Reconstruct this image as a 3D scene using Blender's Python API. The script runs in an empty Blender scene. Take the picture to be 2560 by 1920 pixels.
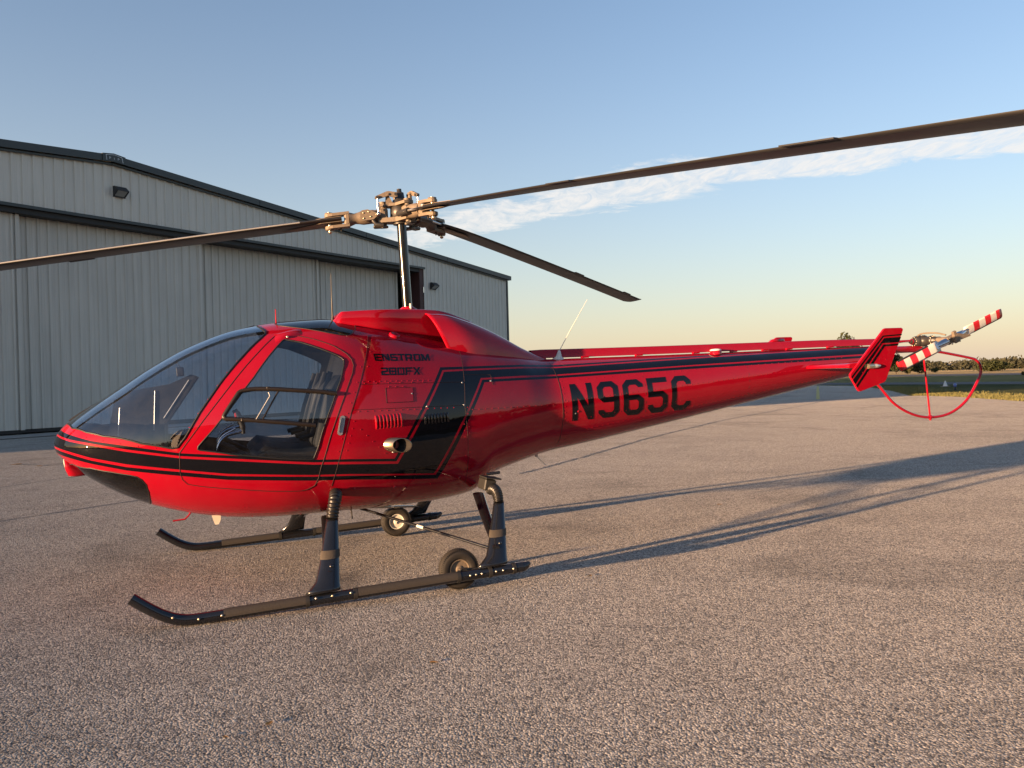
import bpy, math, random
import numpy as np
from mathutils import Vector, Matrix
from mathutils.geometry import delaunay_2d_cdt, tessellate_polygon
R_ = math.radians
random.seed(7); rng = np.random.default_rng(7)
scene = bpy.context.scene
col = scene.collection

# ------------------------------------------------------------------ camera
CAM_H, F_PX, ROLL, PITCH = 1.4205, 2023.21, 0.0248, 0.434
cam = bpy.data.cameras.new('camera'); cam.sensor_width = 36.0; cam.sensor_fit = 'HORIZONTAL'
cam.lens = 36.0 * F_PX / 2560.0; cam.clip_start = 0.05; cam.clip_end = 6000.0
camo = bpy.data.objects.new('camera', cam); col.objects.link(camo)
a = R_(PITCH)
fwd = Vector((0, math.cos(a), -math.sin(a))); rgt = Vector((1, 0, 0)); upv = rgt.cross(fwd)
c, s = math.cos(ROLL), math.sin(ROLL)
r2 = rgt * c - upv * s; u2 = rgt * s + upv * c
mw = Matrix((r2, u2, -fwd)).transposed().to_4x4(); mw.translation = (0, 0, CAM_H)
camo.matrix_world = mw
scene.camera = camo

# ------------------------------------------------------------------ sky, sun, exposure
SUN_EL, SUN_AZ = 3.7, 234.4            # degrees; azimuth clockwise from +Y, towards the sun
EXPOSURE = 2.0
world = bpy.data.worlds.new('World'); scene.world = world; world.use_nodes = True
wn, wl = world.node_tree.nodes, world.node_tree.links
wn.clear()
w_out = wn.new('ShaderNodeOutputWorld'); w_bg = wn.new('ShaderNodeBackground'); w_bg.inputs['Strength'].default_value = 0.108
sky = wn.new('ShaderNodeTexSky'); sky.sky_type = 'NISHITA'; sky.sun_disc = False
sky.sun_elevation = R_(SUN_EL); sky.sun_rotation = R_(SUN_AZ)
sky.altitude = 200; sky.air_density = 1.0; sky.dust_density = 0.9; sky.ozone_density = 2.2

def wmath(op, a, b=None, c=None, clamp=False):
    n = wn.new('ShaderNodeMath'); n.operation = op; n.use_clamp = clamp
    for i, v in enumerate((a, b, c)):
        if v is None: continue
        if isinstance(v, (int, float)): n.inputs[i].default_value = v
        else: wl.new(v, n.inputs[i])
    return n.outputs[0]
tc = wn.new('ShaderNodeTexCoord'); sp = wn.new('ShaderNodeSeparateXYZ'); wl.new(tc.outputs['Generated'], sp.inputs[0])
zc = wmath('MAXIMUM', sp.outputs[2], 0.02)
pu = wmath('DIVIDE', sp.outputs[0], zc); pv = wmath('DIVIDE', sp.outputs[1], zc)   # position on a cloud layer
# along / across a thin streak of cirrus
DX, DY = 0.805, -0.593
al = wmath('ADD', wmath('MULTIPLY', pu, DX), wmath('MULTIPLY', pv, DY))
ac = wmath('SUBTRACT', wmath('ADD', wmath('MULTIPLY', pu, -DY), wmath('MULTIPLY', pv, DX)), wmath('ADD', 3.92, wmath('MULTIPLY', wmath('POWER', wmath('ADD', al, 2.1), 2.0), .075)))
cmb = wn.new('ShaderNodeCombineXYZ'); wl.new(pu, cmb.inputs[0]); wl.new(pv, cmb.inputs[1])
def wnoise(scale, detail, rough, dist=0.0, sx=1.0, sy=1.0):
    mp = wn.new('ShaderNodeMapping'); wl.new(cmb.outputs[0], mp.inputs[0])
    mp.inputs['Rotation'].default_value = (0, 0, math.atan2(-DY, DX)); mp.inputs['Scale'].default_value = (sx, sy, 1)
    n = wn.new('ShaderNodeTexNoise'); n.inputs['Scale'].default_value = scale; n.inputs['Detail'].default_value = detail
    n.inputs['Roughness'].default_value = rough; n.inputs['Distortion'].default_value = dist
    wl.new(mp.outputs[0], n.inputs['Vector']); return n.outputs[0]
n_big = wnoise(0.9, 2, 0.5); n_fine = wnoise(3.2, 9, 0.68, 0.6, 0.8, 1.0); n_wisp = wnoise(6.5, 8, 0.7, 0.9, 1.5, 0.6)
ac2 = wmath('ADD', ac, wmath('MULTIPLY', wmath('SUBTRACT', n_big, 0.5), 0.35))
ac2 = wmath('ADD', ac2, wmath('MULTIPLY', wmath('SUBTRACT', n_fine, 0.5), 1.0))
band = wmath('SUBTRACT', 1.0, wmath('DIVIDE', wmath('ABSOLUTE', ac2), wmath('ADD', 0.36, wmath('MULTIPLY', wmath('SUBTRACT', n_big, 0.5), 0.3))), clamp=True)
dens = wmath('MULTIPLY', wmath('MULTIPLY', band, 2.6, clamp=True), wmath('ADD', wmath('MULTIPLY', wmath('SUBTRACT', n_wisp, 0.36), 2.6), 0.38, clamp=True))
dens = wmath('MULTIPLY', dens, wmath('SUBTRACT', 1.0, wmath('MULTIPLY', wmath('SUBTRACT', wmath('ABSOLUTE', wmath('ADD', al, 1.7)), 1.9), 0.45, clamp=True), clamp=True))
dens = wmath('MULTIPLY', dens, wmath('MULTIPLY', wmath('SUBTRACT', sp.outputs[2], 0.06), 12.0, clamp=True))
dens = wmath('MULTIPLY', dens, 0.82)
mixc = wn.new('ShaderNodeMix'); mixc.data_type = 'RGBA'
hz = wn.new('ShaderNodeMix'); hz.data_type = 'RGBA'        # pale summer haze, the same all round the horizon
wl.new(wmath('MULTIPLY', wmath('EXPONENT', wmath('MULTIPLY', wmath('MAXIMUM', sp.outputs[2], 0.0), -5.0)), 0.66), hz.inputs[0]); wl.new(sky.outputs[0], hz.inputs[6]); hz.inputs[7].default_value = (1.90, 1.80, 1.50, 1)
wl.new(dens, mixc.inputs['Factor']); wl.new(hz.outputs[2], mixc.inputs[6])
CLOUD_COL = mixc.inputs[7]; CLOUD_COL.default_value = (2.18, 2.26, 2.05, 1)
wb = wn.new('ShaderNodeMix'); wb.data_type = 'RGBA'; wb.blend_type = 'MULTIPLY'; wb.inputs[0].default_value = 1.0
wb.inputs[7].default_value = (1.03, .95, 1.0, 1); wl.new(mixc.outputs[2], wb.inputs[6])      # camera white balance
wl.new(wb.outputs[2], w_bg.inputs['Color']); wl.new(w_bg.outputs[0], w_out.inputs[0])

sun = bpy.data.lights.new('sun', 'SUN'); sun.energy = 4.0; sun.angle = R_(0.8); sun.color = (1.0, 0.62, 0.34)
suno = bpy.data.objects.new('sun', sun); col.objects.link(suno)
az, el = R_(SUN_AZ), R_(SUN_EL)
to_sun = Vector((math.sin(az) * math.cos(el), math.cos(az) * math.cos(el), math.sin(el)))
suno.rotation_euler = to_sun.to_track_quat('Z', 'Y').to_euler(); suno.location = to_sun * 60

vs = scene.view_settings; vs.view_transform = 'Standard'; vs.look = 'None'; vs.gamma = 1.0; vs.use_curve_mapping = False
vs.exposure = EXPOSURE
scene.render.engine = 'CYCLES'
cy = scene.cycles; cy.max_bounces = 8; cy.transparent_max_bounces = 16; cy.glossy_bounces = 4; cy.diffuse_bounces = 3
cy.caustics_reflective = False; cy.caustics_refractive = False; cy.sample_clamp_indirect = 6.0
try: cy.use_denoising = True
except Exception: pass

# ------------------------------------------------------------------ helpers
def tag(o, label=None, cat=None, group=None, kind=None):
    if label: o['label'] = label
    if cat: o['category'] = cat
    if group: o['group'] = group
    if kind: o['kind'] = kind
    return o

class MB:
    """collects geometry for ONE mesh object"""
    def __init__(self): self.v = []; self.f = []; self.m = []; self.sm = []
    def add(self, verts, faces, mat=0, smooth=True):
        b = len(self.v); self.v.extend([tuple(p) for p in verts])
        for q in faces: self.f.append(tuple(b + i for i in q)); self.m.append(mat); self.sm.append(smooth)
    def box(self, c, size, rot=None, mat=0, bevel=0.0):
        hx, hy, hz = size[0] / 2, size[1] / 2, size[2] / 2
        b = min(bevel, hx * .9, hy * .9, hz * .9)
        M = rot if rot is not None else Matrix.Identity(3); c = Vector(c)
        if b <= 0:
            vs_ = [Vector((x * hx, y * hy, z * hz)) for x in (-1, 1) for y in (-1, 1) for z in (-1, 1)]
            fs = [(0, 1, 3, 2), (4, 6, 7, 5), (0, 4, 5, 1), (2, 3, 7, 6), (0, 2, 6, 4), (1, 5, 7, 3)]
            self.add([c + M @ p for p in vs_], fs, mat, False); return
        vs_ = []; idx = {}
        for sx in (-1, 1):
            for sy in (-1, 1):
                for sz in (-1, 1):
                    for k in range(3):
                        d = [sx * (hx - b), sy * (hy - b), sz * (hz - b)]
                        d[k] = (sx * hx, sy * hy, sz * hz)[k]
                        idx[(sx, sy, sz, k)] = len(vs_); vs_.append(Vector(d))
        fs = []
        for k in range(3):
            o = [i for i in range(3) if i != k]
            for sg in (-1, 1):
                q = []
                for (p1, p2) in ((-1, -1), (1, -1), (1, 1), (-1, 1)):
                    sgn = [0, 0, 0]; sgn[k] = sg; sgn[o[0]] = p1; sgn[o[1]] = p2
                    q.append(idx[(*sgn, k)])
                fs.append(tuple(q))
        for k in range(3):                       # edge chamfers
            o = [i for i in range(3) if i != k]
            for p1 in (-1, 1):
                for p2 in (-1, 1):
                    q = []
                    for sg, kk in ((-1, o[0]), (1, o[0]), (1, o[1]), (-1, o[1])):
                        sgn = [0, 0, 0]; sgn[k] = sg; sgn[o[0]] = p1; sgn[o[1]] = p2
                        q.append(idx[(*sgn, kk)])
                    fs.append(tuple(q))
        for sx in (-1, 1):
            for sy in (-1, 1):
                for sz in (-1, 1): fs.append(tuple(idx[(sx, sy, sz, k)] for k in range(3)))
        self.add([c + M @ p for p in vs_], fs, mat, False)
    def loft(self, rings, closed=True, caps=True, mat=0, smooth=True):
        n = len(rings[0]); vs_ = [p for r in rings for p in r]; fs = []
        m = n if closed else n - 1
        for i in range(len(rings) - 1):
            for j in range(m):
                k = (j + 1) % n
                fs.append((i * n + j, i * n + k, (i + 1) * n + k, (i + 1) * n + j))
        self.add(vs_, fs, mat, smooth)
        if caps and closed:
            self.add(rings[0], [tuple(range(n))], mat, False); self.add(rings[-1], [tuple(range(n))], mat, False)
    def tube(self, pts, rad, seg=12, mat=0, caps=True, ell=None, refv=None):
        pts = [Vector(p) for p in pts]; n = len(pts)
        rad = [rad] * n if isinstance(rad, (int, float)) else rad
        rings = []; prev = None
        for i, p in enumerate(pts):
            t = (pts[min(i + 1, n - 1)] - pts[max(i - 1, 0)]).normalized()
            if prev is None:
                ref = Vector(refv) if refv else (Vector((0, 0, 1)) if abs(t.z) < .9 else Vector((1, 0, 0)))
            else: ref = prev
            b1 = (ref - t * ref.dot(t)).normalized(); b2 = t.cross(b1); prev = b1
            e1, e2 = (1, 1) if ell is None else ell[i]
            rings.append([p + b1 * (math.cos(2 * math.pi * j / seg) * rad[i] * e1) + b2 * (math.sin(2 * math.pi * j / seg) * rad[i] * e2) for j in range(seg)])
        self.loft(rings, True, caps, mat)
    def lathe(self, prof, o, axis, seg=20, mat=0, caps=True):
        """prof: (distance along axis, radius)"""
        o = Vector(o); t = Vector(axis).normalized()
        ref = Vector((0, 0, 1)) if abs(t.z) < .9 else Vector((1, 0, 0))
        b1 = (ref - t * ref.dot(t)).normalized(); b2 = t.cross(b1)
        rings = [[o + t * d + (b1 * math.cos(2 * math.pi * j / seg) + b2 * math.sin(2 * math.pi * j / seg)) * max(r, 1e-4) for j in range(seg)] for d, r in prof]
        self.loft(rings, True, caps, mat)
    def prism(self, poly, fn, d0, d1, mat=0):
        """poly of 2-D points, fn(a,b,d)->3-D, extruded d0..d1"""
        n = len(poly); A = [fn(p[0], p[1], d0) for p in poly]; B = [fn(p[0], p[1], d1) for p in poly]
        tris = tessellate_polygon([[Vector((p[0], p[1], 0)) for p in poly]])
        self.add(A, [tuple(t) for t in tris], mat, False); self.add(B, [tuple(reversed(t)) for t in tris], mat, False)
        self.add(A + B, [(i, (i + 1) % n, n + (i + 1) % n, n + i) for i in range(n)], mat, False)
    def dome(self, o, nrm, r, h, seg=8, mat=0):
        self.lathe([(0, r), (h * .55, r * .8), (h * .9, r * .4), (h, .0002)], o, nrm, seg, mat, False)
    def build(self, name, mats, parent=None, kind=None, link=True):
        me = bpy.data.meshes.new(name); me.from_pydata([tuple(p) for p in self.v], [], self.f)
        for m in (mats if isinstance(mats, (list, tuple)) else [mats]): me.materials.append(m)
        me.polygons.foreach_set('material_index', self.m); me.polygons.foreach_set('use_smooth', self.sm)
        me.update()
        o = bpy.data.objects.new(name, me); col.objects.link(o)
        if parent: o.parent = parent
        if kind: o['kind'] = kind
        return o
def empty(name, loc=(0, 0, 0), parent=None):
    o = bpy.data.objects.new(name, None); o.location = loc; o.empty_display_size = .2; col.objects.link(o)
    if parent: o.parent = parent
    return o
def fix_normals(o):
    import bmesh
    bm = bmesh.new(); bm.from_mesh(o.data); bmesh.ops.remove_doubles(bm, verts=bm.verts, dist=1e-5)
    bmesh.ops.recalc_face_normals(bm, faces=bm.faces); bm.to_mesh(o.data); bm.free(); return o
def catmull(pts, n=6):
    P = [Vector(p) for p in pts]; P = [P[0] * 2 - P[1]] + P + [P[-1] * 2 - P[-2]]; out = []
    for i in range(1, len(P) - 2):
        for k in range(n):
            t = k / n; a0, a1, a2, a3 = P[i - 1], P[i], P[i + 1], P[i + 2]
            out.append(0.5 * ((2 * a1) + (a2 - a0) * t + (2 * a0 - 5 * a1 + 4 * a2 - a3) * t * t + (3 * a1 - a0 - 3 * a2 + a3) * t ** 3))
    out.append(P[-2]); return out

# ------------------------------------------------------------------ materials
class NT:
    def __init__(self, name):
        self.mat = bpy.data.materials.new(name); self.mat.use_nodes = True
        self.n = self.mat.node_tree.nodes; self.l = self.mat.node_tree.links; self.n.clear()
        self.out = self.n.new('ShaderNodeOutputMaterial')
    def node(self, t, **k):
        n = self.n.new(t)
        for a_, b_ in k.items(): setattr(n, a_, b_)
        return n
    def math(self, op, a, b=None, c=None, clamp=False):
        n = self.n.new('ShaderNodeMath'); n.operation = op; n.use_clamp = clamp
        for i, v in enumerate((a, b, c)):
            if v is None: continue
            if isinstance(v, (int, float)): n.inputs[i].default_value = v
            else: self.l.new(v, n.inputs[i])
        return n.outputs[0]
    def set(self, sock, v):
        if hasattr(v, 'links') or isinstance(v, bpy.types.NodeSocket): self.l.new(v, sock)
        else: sock.default_value = v
    def mix(self, f, a, b, blend='MIX'):
        n = self.n.new('ShaderNodeMix'); n.data_type = 'RGBA'; n.blend_type = blend
        self.set(n.inputs[0], f)
        for i, v in ((6, a), (7, b)):
            if isinstance(v, tuple) and len(v) == 3: v = (*v, 1)
            self.set(n.inputs[i], v)
        return n.outputs[2]
    def pos(self, obj=False):
        if obj: return self.node('ShaderNodeTexCoord').outputs['Object']
        return self.node('ShaderNodeNewGeometry').outputs['Position']
    def noise(self, vec, scale, detail=3, rough=.5, dist=0):
        n = self.node('ShaderNodeTexNoise'); self.l.new(vec, n.inputs['Vector'])
        n.inputs['Scale'].default_value = scale; n.inputs['Detail'].default_value = detail
        n.inputs['Roughness'].default_value = rough; n.inputs['Distortion'].default_value = dist
        return n.outputs[0]
    def mapping(self, vec, scale=(1, 1, 1), rot=(0, 0, 0)):
        n = self.node('ShaderNodeMapping'); self.l.new(vec, n.inputs[0]); n.inputs['Scale'].default_value = scale; n.inputs['Rotation'].default_value = rot
        return n.outputs[0]
    def ramp(self, f, stops, interp='LINEAR'):
        n = self.node('ShaderNodeValToRGB'); n.color_ramp.interpolation = interp; self.l.new(f, n.inputs[0])
        e = n.color_ramp.elements
        while len(e) < len(stops): e.new(.5)
        for i, (p, cc) in enumerate(stops):
            e[i].position = p; e[i].color = (*cc, 1) if len(cc) == 3 else cc
        return n.outputs[0]
    def bump(self, h, strength=.3, dist=.01, normal=None):
        n = self.node('ShaderNodeBump'); self.l.new(h, n.inputs['Height']); n.inputs['Strength'].default_value = strength; n.inputs['Distance'].default_value = dist
        if normal is not None: self.l.new(normal, n.inputs['Normal'])
        return n.outputs[0]
    def bsdf(self, base, rough=.5, metal=0.0, coat=0.0, coat_rough=.03, normal=None, spec=.5, coat_normal=None, rough_d=0):
        n = self.node('ShaderNodeBsdfPrincipled')
        if isinstance(base, tuple) and len(base) == 3: base = (*base, 1)
        self.set(n.inputs['Base Color'], base); self.set(n.inputs['Roughness'], rough); self.set(n.inputs['Metallic'], metal)
        n.inputs['Coat Weight'].default_value = coat; n.inputs['Coat Roughness'].default_value = coat_rough
        n.inputs['Specular IOR Level'].default_value = spec
        if rough_d: n.inputs['Diffuse Roughness'].default_value = rough_d
        if normal is not None: self.l.new(normal, n.inputs['Normal'])
        if coat_normal is not None: self.l.new(coat_normal, n.inputs['Coat Normal'])
        self.l.new(n.outputs[0], self.out.inputs[0]); return n

def simple(name, base, rough=.5, metal=0.0, coat=0.0, var=.15, nscale=30, bump=0.0, spec=.5):
    t = NT(name); p = t.pos(True); n = t.noise(p, nscale, 4, .6)
    dark = tuple(x * (1 - var) for x in base); lite = tuple(min(1, x * (1 + var)) for x in base)
    colr = t.mix(n, dark, lite)
    rr = t.math('ADD', rough - .06, t.math('MULTIPLY', n, .12))
    nm = t.bump(n, bump, .004) if bump > 0 else None
    t.bsdf(colr, rr, metal, coat, .04, nm, spec); return t.mat

def paint(name, base, dust=.06):
    """gloss aircraft enamel: faint orange-peel / panel oil-canning in the coat, slight dust"""
    t = NT(name); p = t.pos(True)
    big = t.noise(p, 3.2, 2, .5, .4); fine = t.noise(p, 260, 2, .5); d = t.noise(p, 9, 5, .65)
    b1 = t.bump(big, .16, .03); b2 = t.bump(fine, .02, .001, b1)
    dm = t.math('MULTIPLY', t.math('SUBTRACT', d, .45, clamp=True), dust)
    colr = t.mix(dm, base, (.30, .24, .20))
    t.bsdf(colr, .6, 0, 1.0, .012, None, .0, b2); return t.mat

def glass(name, tint, refl=1.0, dirt=.05):
    t = NT(name); p = t.pos(True)
    fr = t.node('ShaderNodeFresnel'); fr.inputs['IOR'].default_value = 1.49
    gi = t.node('ShaderNodeNewGeometry'); t.l.new(t.math('ADD', 1.49, t.math('MULTIPLY', gi.outputs['Backfacing'], 1 / 1.49 - 1.49)), fr.inputs['IOR'])   # same sheet seen from either side
    gl = t.node('ShaderNodeBsdfGlossy'); gl.inputs['Roughness'].default_value = .004
    wob = t.bump(t.noise(p, 2.2, 2, .5), .06, .03); t.l.new(wob, gl.inputs['Normal']); t.l.new(wob, fr.inputs['Normal'])
    tr = t.node('ShaderNodeBsdfTransparent'); tr.inputs['Color'].default_value = (*tint, 1)
    df = t.node('ShaderNodeBsdfDiffuse'); df.inputs['Color'].default_value = (.55, .55, .52, 1)
    m0 = t.node('ShaderNodeMixShader'); d = t.noise(p, 14, 6, .7)
    t.l.new(t.math('MULTIPLY', t.math('SUBTRACT', d, .3, clamp=True), dirt), m0.inputs[0]); t.l.new(tr.outputs[0], m0.inputs[1]); t.l.new(df.outputs[0], m0.inputs[2])
    m1 = t.node('ShaderNodeMixShader'); t.l.new(t.math('MULTIPLY', fr.outputs[0], refl, clamp=True), m1.inputs[0])
    t.l.new(m0.outputs[0], m1.inputs[1]); t.l.new(gl.outputs[0], m1.inputs[2]); t.l.new(m1.outputs[0], t.out.inputs[0]); return t.mat

MAT = {}
MAT['red'] = paint('red_enamel', (.34, .0026, .014))
MAT['black'] = paint('black_enamel', (.004, .004, .006), .012)
MAT['gear_black'] = simple('gear_black_paint', (.010, .011, .014), .22, 0, .6, .2, 25)
MAT['rubber'] = simple('rubber', (.018, .017, .016), .62, 0, 0, .25, 40, .2)
MAT['boot'] = simple('boot_rubber', (.014, .013, .012), .36, 0, 0, .2, 60)
MAT['tyre'] = simple('tyre_rubber', (.020, .017, .014), .7, 0, 0, .3, 30, .3)
MAT['tape'] = simple('cloth_tape', (.055, .045, .034), .75, 0, 0, .2, 60, .3)
MAT['grip'] = simple('grip_strip', (.036, .031, .027), .8, 0, 0, .3, 120, .5)
MAT['brass'] = simple('bolt_cadmium', (.62, .55, .40), .32, .9, 0, .15, 50)
MAT['alu'] = simple('worn_aluminium', (.55, .53, .50), .38, .85, 0, .2, 40, .1)
MAT['hub'] = simple('hub_cast_metal', (.19, .148, .105), .6, .1, 0, .28, 45, .2)
MAT['hub_dark'] = simple('hub_dark_metal', (.06, .055, .05), .42, .5, 0, .3, 50, .2)
MAT['mast'] = simple('mast_black', (.012, .012, .011), .20, .3, .4, .2, 20)
MAT['steel'] = simple('polished_steel', (.60, .60, .62), .22, 1.0, 0, .1, 30)
MAT['exhaust'] = simple('heat_tinted_steel', (.36, .28, .20), .30, .95, 0, .25, 18)
MAT['soot_shade'] = simple('exhaust_soot_scoop_shade', (.02, .017, .014), .9)  # soot in the exhaust, and the painted shade inside the air scoop
MAT['white'] = simple('white_plastic', (.72, .68, .60), .45, 0, 0, .08, 20)
MAT['blade'] = simple('blade_grey_paint', (.020, .019, .019), .45, 0, 0, .18, 3)
MAT['blade_le'] = simple('blade_leading_edge', (.50, .47, .42), .35, .6, 0, .15, 6)
MAT['tr_white'] = simple('tail_blade_white', (.70, .66, .58), .4, 0, .2, .06, 12)
MAT['tr_red'] = simple('tail_blade_red', (.58, .012, .018), .38, 0, .3, .08, 12)
MAT['interior'] = simple('cabin_black', (.014, .014, .016), .6, 0, 0, .3, 20, .2)
MAT['leather'] = simple('seat_leather', (.011, .011, .012), .62, 0, 0, .3, 40, .3)
MAT['panel'] = simple('panel_grey', (.035, .037, .042), .5, 0, 0, .2, 20)
MAT['carpet'] = simple('carpet', (.05, .047, .043), .95, 0, 0, .4, 150, .6)
MAT['seal'] = simple('window_seal', (.010, .010, .010), .5)
MAT['frame'] = simple('vent_frame_bronze', (.016, .011, .008), .45, .1, 0, .2, 30)
MAT['seam'] = simple('seam_shadow_gap', (.02, .002, .003), .7)
MAT['glass'] = glass('windscreen_acrylic', (.76, .83, .92), 3.3, .05)
MAT['glass_dark'] = glass('tinted_acrylic', (.10, .13, .16), 1.3, .05)
MAT['glass_side'] = glass('door_acrylic', (.74, .81, .90), 3.0, .04)
MAT['lens'] = simple('clear_lens', (.72, .68, .58), .12, .3, .5, .1, 60)
MAT['red_lens'] = simple('red_lens', (.6, .02, .02), .15, 0, .5, .1, 60)

# ================================================================== SETTING
def asphalt(name, tint=(1, 1, 1), stone=95.0):
    t = NT(name); p = t.pos()
    v = t.node('ShaderNodeTexVoronoi'); v.feature = 'F1'; v.inputs['Scale'].default_value = stone; t.l.new(p, v.inputs['Vector'])
    v2 = t.node('ShaderNodeTexVoronoi'); v2.feature = 'F1'; v2.inputs['Scale'].default_value = stone * .47; t.l.new(p, v2.inputs['Vector'])
    rnd = t.node('ShaderNodeSeparateColor'); t.l.new(v.outputs['Color'], rnd.inputs[0])
    rnd2 = t.node('ShaderNodeSeparateColor'); t.l.new(v2.outputs['Color'], rnd2.inputs[0])
    c1 = t.ramp(rnd.outputs[0], [(0, (.06, .06, .066)), (.25, (.16, .155, .15)), (.55, (.36, .335, .31)), (.85, (.58, .54, .49)), (1, (.72, .68, .62))])
    c2 = t.ramp(rnd2.outputs[1], [(0, (.10, .10, .105)), (.5, (.33, .31, .285)), (1, (.52, .48, .44))])
    colr = t.mix(.32, c1, c2)
    low = t.noise(p, .22, 4, .6, .6); mid = t.noise(p, 1.7, 5, .65, .3); str_ = t.noise(t.mapping(p, (.35, 1.6, 1), (0, 0, .55)), .7, 4, .6)
    k = t.math('ADD', t.math('MULTIPLY', low, .55), t.math('ADD', t.math('MULTIPLY', mid, .45), t.math('MULTIPLY', str_, .3)))
    k = t.math('ADD', .30, t.math('MULTIPLY', k, 1.04))
    blot = t.noise(p, .55, 3, .55, 1.2)                                  # old spills and damp-stained patches
    k = t.math('MULTIPLY', k, t.math('SUBTRACT', 1.0, t.math('MULTIPLY', t.math('SUBTRACT', blot, .54, clamp=True), 1.5, clamp=True)))
    trk = t.noise(t.mapping(p, (.06, 3.2, 1), (0, 0, -.62)), 1.1, 3, .6)   # faint wheel tracks
    k = t.math('MULTIPLY', k, t.math('SUBTRACT', 1.0, t.math('MULTIPLY', t.math('SUBTRACT', trk, .58, clamp=True), 1.1, clamp=True)))
    colr = t.mix(1.0, colr, t.mix(k, (0, 0, 0), tint), 'MULTIPLY')
    # worn, stone-poor dark spots
    sp_ = t.math('GREATER_THAN', t.noise(p, 4.5, 3, .7), .70)
    colr = t.mix(t.math('MULTIPLY', sp_, .35), colr, (.06, .06, .062))
    hgt = t.math('ADD', t.math('MULTIPLY', t.math('SUBTRACT', .5, v.outputs['Distance']), 1.0), t.math('MULTIPLY', t.noise(p, 42, 3, .6), .9))
    hgt = t.math('ADD', hgt, t.math('MULTIPLY', rnd.outputs[1], .55))
    nm = t.bump(hgt, .75, .010)
    t.bsdf(colr, .86, 0, 0, .03, nm, .25, None, 1.0); return t.mat

def soil(name, stops, scales=(.15, 2.5, 30), bump=.5):
    t = NT(name); p = t.pos()
    f = t.math('ADD', t.math('MULTIPLY', t.noise(p, scales[0], 4, .6, .4), .5), t.math('ADD', t.math('MULTIPLY', t.noise(p, scales[1], 5, .7), .35), t.math('MULTIPLY', t.noise(p, scales[2], 3, .7), .25)))
    colr = t.ramp(f, stops); nm = t.bump(t.noise(p, scales[2] * 2, 4, .7), 1.0, bump)
    t.bsdf(colr, .95, 0, 0, .03, nm, .1, None, 1.0); return t.mat
MAT['asphalt'] = asphalt('exposed_aggregate_asphalt', (1.14, 1.10, 1.03), 105.0)
MAT['tarmac'] = simple('runway_tarmac', (.045, .046, .050), .9, 0, 0, .2, .6)
MAT['field'] = soil('dry_field', [(.3, (.36, .28, .14)), (.5, (.48, .37, .19)), (.7, (.56, .43, .23))], (.02, .3, 3))
MAT['grass'] = soil('airfield_grass', [(.25, (.055, .085, .022)), (.5, (.13, .16, .045)), (.72, (.30, .28, .10))], (.06, .5, 6), .8)
MAT['yellow'] = simple('faded_yellow_marking', (.50, .40, .12), .9, 0, 0, .25, 6)
MAT['seamtar'] = simple('open_joint', (.20, .192, .182), .95, 0, 0, .3, 8, .4)
MAT['slab'] = simple('concrete_slab', (.28, .27, .25), .9, 0, 0, .15, 2, .2)
MAT['blade_grass'] = simple('grass_blades', (.16, .15, .05), .9, 0, 0, .5, .7)

def sheet(name, poly, z, mat, kind='structure'):
    m = MB(); tr = tessellate_polygon([[Vector((x, y, 0)) for x, y in poly]])
    m.add([(x, y, z) for x, y in poly], [tuple(q) for q in tr], 0, False)
    o = m.build(name, mat); o['kind'] = kind
    import bmesh
    bm = bmesh.new(); bm.from_mesh(o.data); bmesh.ops.recalc_face_normals(bm, faces=bm.faces)
    if bm.faces and sum(f.normal.z for f in bm.faces) < 0: bmesh.ops.reverse_faces(bm, faces=bm.faces)
    bm.to_mesh(o.data); bm.free(); return o
BIG = 2500
sheet('ground', [(-BIG, -BIG), (BIG, -BIG), (BIG, BIG), (-BIG, BIG)], 0.0 - .012, MAT['field'])
RN = Vector((.907, .42)); RD = Vector((.42, -.907))      # across / along the runway
def rp(n, d): q = RN * n + RD * d; return (q.x, q.y)
sheet('grass', [rp(-40, -900), rp(150, -900), rp(150, 700), rp(-40, 700)], -.008, MAT['grass'])
MAT['verge'] = soil('sun_toned_verge', [(.25, (.20, .22, .07)), (.5, (.40, .39, .15)), (.72, (.54, .48, .23))], (.05, .4, 6), .8)  # lightened grass colours paint sunlight in; this strip lies in the hangar's shadow
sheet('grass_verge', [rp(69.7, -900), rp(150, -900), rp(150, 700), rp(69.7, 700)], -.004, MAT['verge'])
APRON = [(-140, -110), (15.2, -110), (15.4, 0), (17.6, 14), (20.2, 31.9), (20.7, 35.0), (21.2, 38.3), (21.0, 40.6), (20.3, 41.2), (23.6, 49.8), (27.7, 62.3), (29.6, 70), (26.5, 90), (-10, 150), (-140, 150)]
E_ = []
for i, p in enumerate(APRON):                              # ragged pavement edge where grass grows over it
    q = APRON[(i + 1) % len(APRON)]; L = math.hypot(q[0] - p[0], q[1] - p[1])
    n = int(min(L / .35, 40)) if 2 <= i <= 11 else 1
    for k in range(n):
        t = k / n; j = .16 if (2 <= i <= 11) else 0
        E_.append((p[0] + (q[0] - p[0]) * t + random.uniform(-j, j), p[1] + (q[1] - p[1]) * t + random.uniform(-j, j)))
sheet('apron', E_, 0.0, MAT['asphalt'])
sheet('taxiway', [rp(60.2, -700), rp(69.8, -700), rp(69.8, 600), rp(60.2, 600)], .006, MAT['tarmac'])
sheet('runway', [rp(118, -900), rp(152, -900), rp(152, 700), rp(118, 700)], .006, MAT['tarmac'])
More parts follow.
